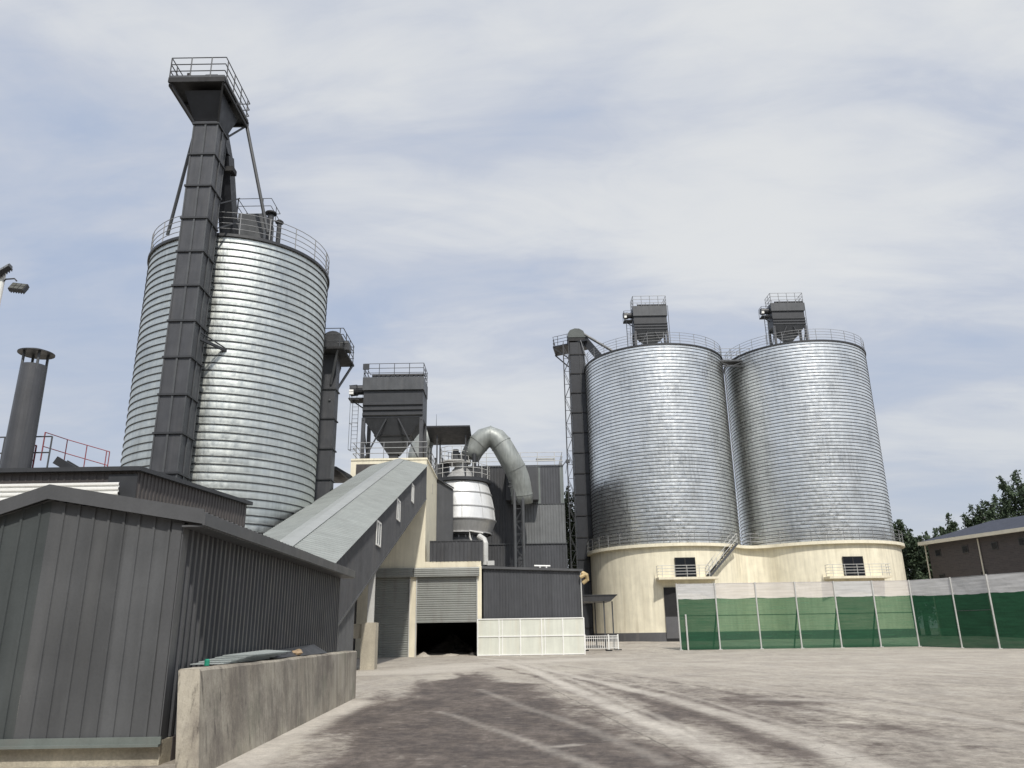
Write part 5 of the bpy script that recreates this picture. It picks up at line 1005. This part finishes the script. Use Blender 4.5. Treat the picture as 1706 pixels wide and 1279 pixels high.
# ---------------------------------------------------------------- brown house on the right
def house():
    A, B = V(42.87, 84.47, 10.0), V(46.7, 72.53, 10.0); d = (B - A).normalized(); n = V(-abs(d.y), -abs(d.x) * (1 if d.x > 0 else -1), 0); n = V(d.y, -d.x, 0); n = n if n.y < 0 or n.x < 0 else -n
    L = 34; Dp = 11; back = -n; t = thing('brown_house', 'long dark brown brick house with a blue grey roof at the right edge', 'house', (A.x, A.y, .66))
    a = A + d * .5 + back * .7; b = A + d * L + back * .7
    m = MB(); c_ = b + back * (Dp - 1.4); e_ = a + back * (Dp - 1.4)
    m.prism([(a.x, a.y), (b.x, b.y), (c_.x, c_.y), (e_.x, e_.y)], .5, 9.9); m.build('wall', M_brick, t)
    h = 2.0; m = MB(); o0 = A; o1 = A + d * (L + .5); i0 = A + back * Dp; i1 = o1 + back * Dp; mid0 = A + back * (Dp / 2) + d * 4.5 + V(0, 0, h); mid1 = o1 + back * (Dp / 2) + V(0, 0, h)
    m.add([o0 + V(0, 0, .16), o1 + V(0, 0, .16), i1 + V(0, 0, .16), i0 + V(0, 0, .16), mid0, mid1], [(0, 1, 5, 4), (2, 3, 4, 5), (3, 0, 4), (1, 2, 5)]); m.build('roof', M_tile, t)
    m = MB()
    for p, q in ((o0, o1), (i0, o0)): m.bar(p + V(0, 0, .0), q + V(0, 0, .0), .18, .34)
    m.prism([(o0.x, o0.y), (o1.x, o1.y), (i1.x, i1.y), (i0.x, i0.y)], 9.905, 9.97); m.build('eave', M_eave, t)
    for (px, py) in ((1543, 915), (1630, 900)):
        # downpipe positions along the wall
        r = ray(px, py); k = ((a.x) * r.y - (a.y) * r.x) / (d.y * r.x - d.x * r.y); q = a + d * k + n * .1
        MB().tube((q.x, q.y, .6), (q.x, q.y, 9.8), .07, 8).build('downpipe', M_eave, t)
    for (px, py) in ((1563, 921), (1608, 915), (1657, 909), (1703, 902), (1570, 962), (1640, 957)):
        r = ray(px, py); k = ((a.x) * r.y - (a.y) * r.x) / (d.y * r.x - d.x * r.y); q = a + d * k; z = CAMH + r.z * (q.y / r.y); s = .36
        fr = MB(); fr.extr([q + d * -s + n * .01 + V(0, 0, z - q.z - s), q + d * s + n * .01 + V(0, 0, z - q.z - s), q + d * s + n * .01 + V(0, 0, z - q.z + s), q + d * -s + n * .01 + V(0, 0, z - q.z + s)], n * .05); w = fr.build('window', M_dark, t)
        s = .28; g_ = MB(); g_.extr([q + d * -s + n * .062 + V(0, 0, z - q.z - s), q + d * s + n * .062 + V(0, 0, z - q.z - s), q + d * s + n * .062 + V(0, 0, z - q.z + s), q + d * -s + n * .062 + V(0, 0, z - q.z + s)], n * .01); g_.build('pane', M_glass, w)
house()
# ---------------------------------------------------------------- trees
def tree(label, x, y, h, r, seed, n=2600, shoots=16, mt=M_leaf, low=.15, group='trees behind the yard'):
    rn = random.Random(seed); t = thing('tree', label, 'tree', (x, y, .6), group); m = MB(); b = V(x, y, .6)
    m.path([b, b + V(rn.uniform(-.2, .2), 0, h * .4), b + V(rn.uniform(-.3, .3), 0, h * .9)], [.32, .2, .05], 7); ax = []
    for i in range(shoots):
        f = low + (1 - low) * (i / shoots) ** .85; a = rn.uniform(0, 6.283); l = r * (1.05 - .75 * f) * rn.uniform(.7, 1.25); p = b + V(0, 0, h * f * .86); q = p + V(l * math.cos(a), l * math.sin(a), l * rn.uniform(.7, 1.5) + h * .05); ax.append((p, q)); m.tube(p, q, .07, 5, .02)
    ax.append((b + V(0, 0, h * .75), b + V(rn.uniform(-.3, .3), 0, h)))
    for i in range(4): a = rn.uniform(0, 6.283); p = b + V(0, 0, h * rn.uniform(.6, .8)); ax.append((p, p + V(r * .45 * math.cos(a), r * .45 * math.sin(a), h * rn.uniform(.12, .2))))
    m.build('trunk', M_bark, t); c = MB(); vs, fs = [], []
    per = int(n * 1.7) // len(ax)
    for p, q in ax:
        d = q - p; L = d.length
        for k in range(per):
            f = rn.random() ** .8; w = (.12 + .55 * (1 - f)) * min(1.3, L * .35 + .25)
            o = p + d * (f * 1.04) + V(rn.gauss(0, w * .7), rn.gauss(0, w * .7), rn.gauss(0, w * .6)); s = rn.uniform(.10, .24)
            u = V(rn.uniform(-1, 1), rn.uniform(-1, 1), rn.uniform(-.3, 1.2)).normalized(); v = u.orthogonal().normalized(); v = (v * math.cos(rn.random() * 6) + u.cross(v) * math.sin(rn.random() * 6)).normalized()
            i = len(vs); vs += [o - u * s, o + v * s * .5, o + u * s, o - v * s * .5]; fs.append((i, i + 1, i + 2, i + 3))
    c.add(vs, fs); c.build('crown', mt, t)
def tree_at(px, py, Y, r, seed, label, **k): p = at(px, py, Y); tree(label, p.x, Y, p.z - .6, r, seed, **k)
tree_at(1690, 786, 97, 4.6, 1, 'tallest dark tree above the house roof at the right edge', n=5200, shoots=26)
tree_at(1659, 827, 96, 3.2, 2, 'dark bushy tree just left of the tallest one above the house roof', n=3400, shoots=20)
tree_at(1634, 835, 95, 2.6, 3, 'pointed tree in the middle of the row above the house roof', n=2600)
tree_at(1618, 842, 97, 2.4, 12, 'narrow tree with a bare pointed tip above the house roof', n=2200)
tree_at(1581, 857, 97, 2.8, 4, 'dark tree rising over the left end of the house roof', n=3000)
tree_at(1560, 882, 95, 2.6, 5, 'low round tree at the corner of the house roof', n=2600)
tree_at(1540, 888, 94, 2.4, 6, 'small dark tree between the silo base and the house', n=2600)
tree_at(1499, 868, 98, 3.0, 7, 'tall dark tree right beside the edge of the rightmost silo', n=4200, shoots=22)
tree_at(1519, 892, 96, 2.8, 8, 'dense dark tree filling the gap beside the cream base', n=3600, shoots=20)
tree_at(948, 812, 96, 3.2, 9, 'tall olive tree between the clad building and the lattice elevator', n=4200, shoots=24, mt=M_leaf2)
tree_at(968, 842, 99, 3.0, 10, 'dark tree behind the lattice elevator mast', n=3800, shoots=24, mt=M_leaf)
tree_at(982, 872, 97, 3.0, 11, 'lower dark tree just left of the cream silo base', n=3600, shoots=22, mt=M_leaf2)

def unseen_wood():  # added out of view behind the camera to darken what the silos reflect
    rn = random.Random(77); m = MB(); vs, fs = [], []
    for k in range(15000):
        x = rn.uniform(-110, 130); y = -48 + rn.uniform(-6, 6) - .0015 * (x - 10) ** 2; h = 27 + 5 * math.sin(x * .21) + 4 * math.sin(x * .53 + 1); z = rn.uniform(0, 1) ** .8 * h; s_ = rn.uniform(.7, 1.5); o = V(x, y, z)
        u = V(rn.uniform(-1, 1), rn.uniform(-.4, .4), rn.uniform(-1, 1)).normalized(); v = u.cross(V(rn.uniform(-.3, .3), 1, rn.uniform(-.3, .3))).normalized(); i = len(vs); vs += [o - u * s_, o + v * s_ * .7, o + u * s_, o - v * s_ * .7]; fs.append((i, i + 1, i + 2, i + 3))
    m.add(vs, fs); o = m.build('unseen_wood', M_leaf); o['kind'] = 'stuff'; o['label'] = 'unseen belt of dark trees added behind the camera to darken the silo reflections'
unseen_wood()
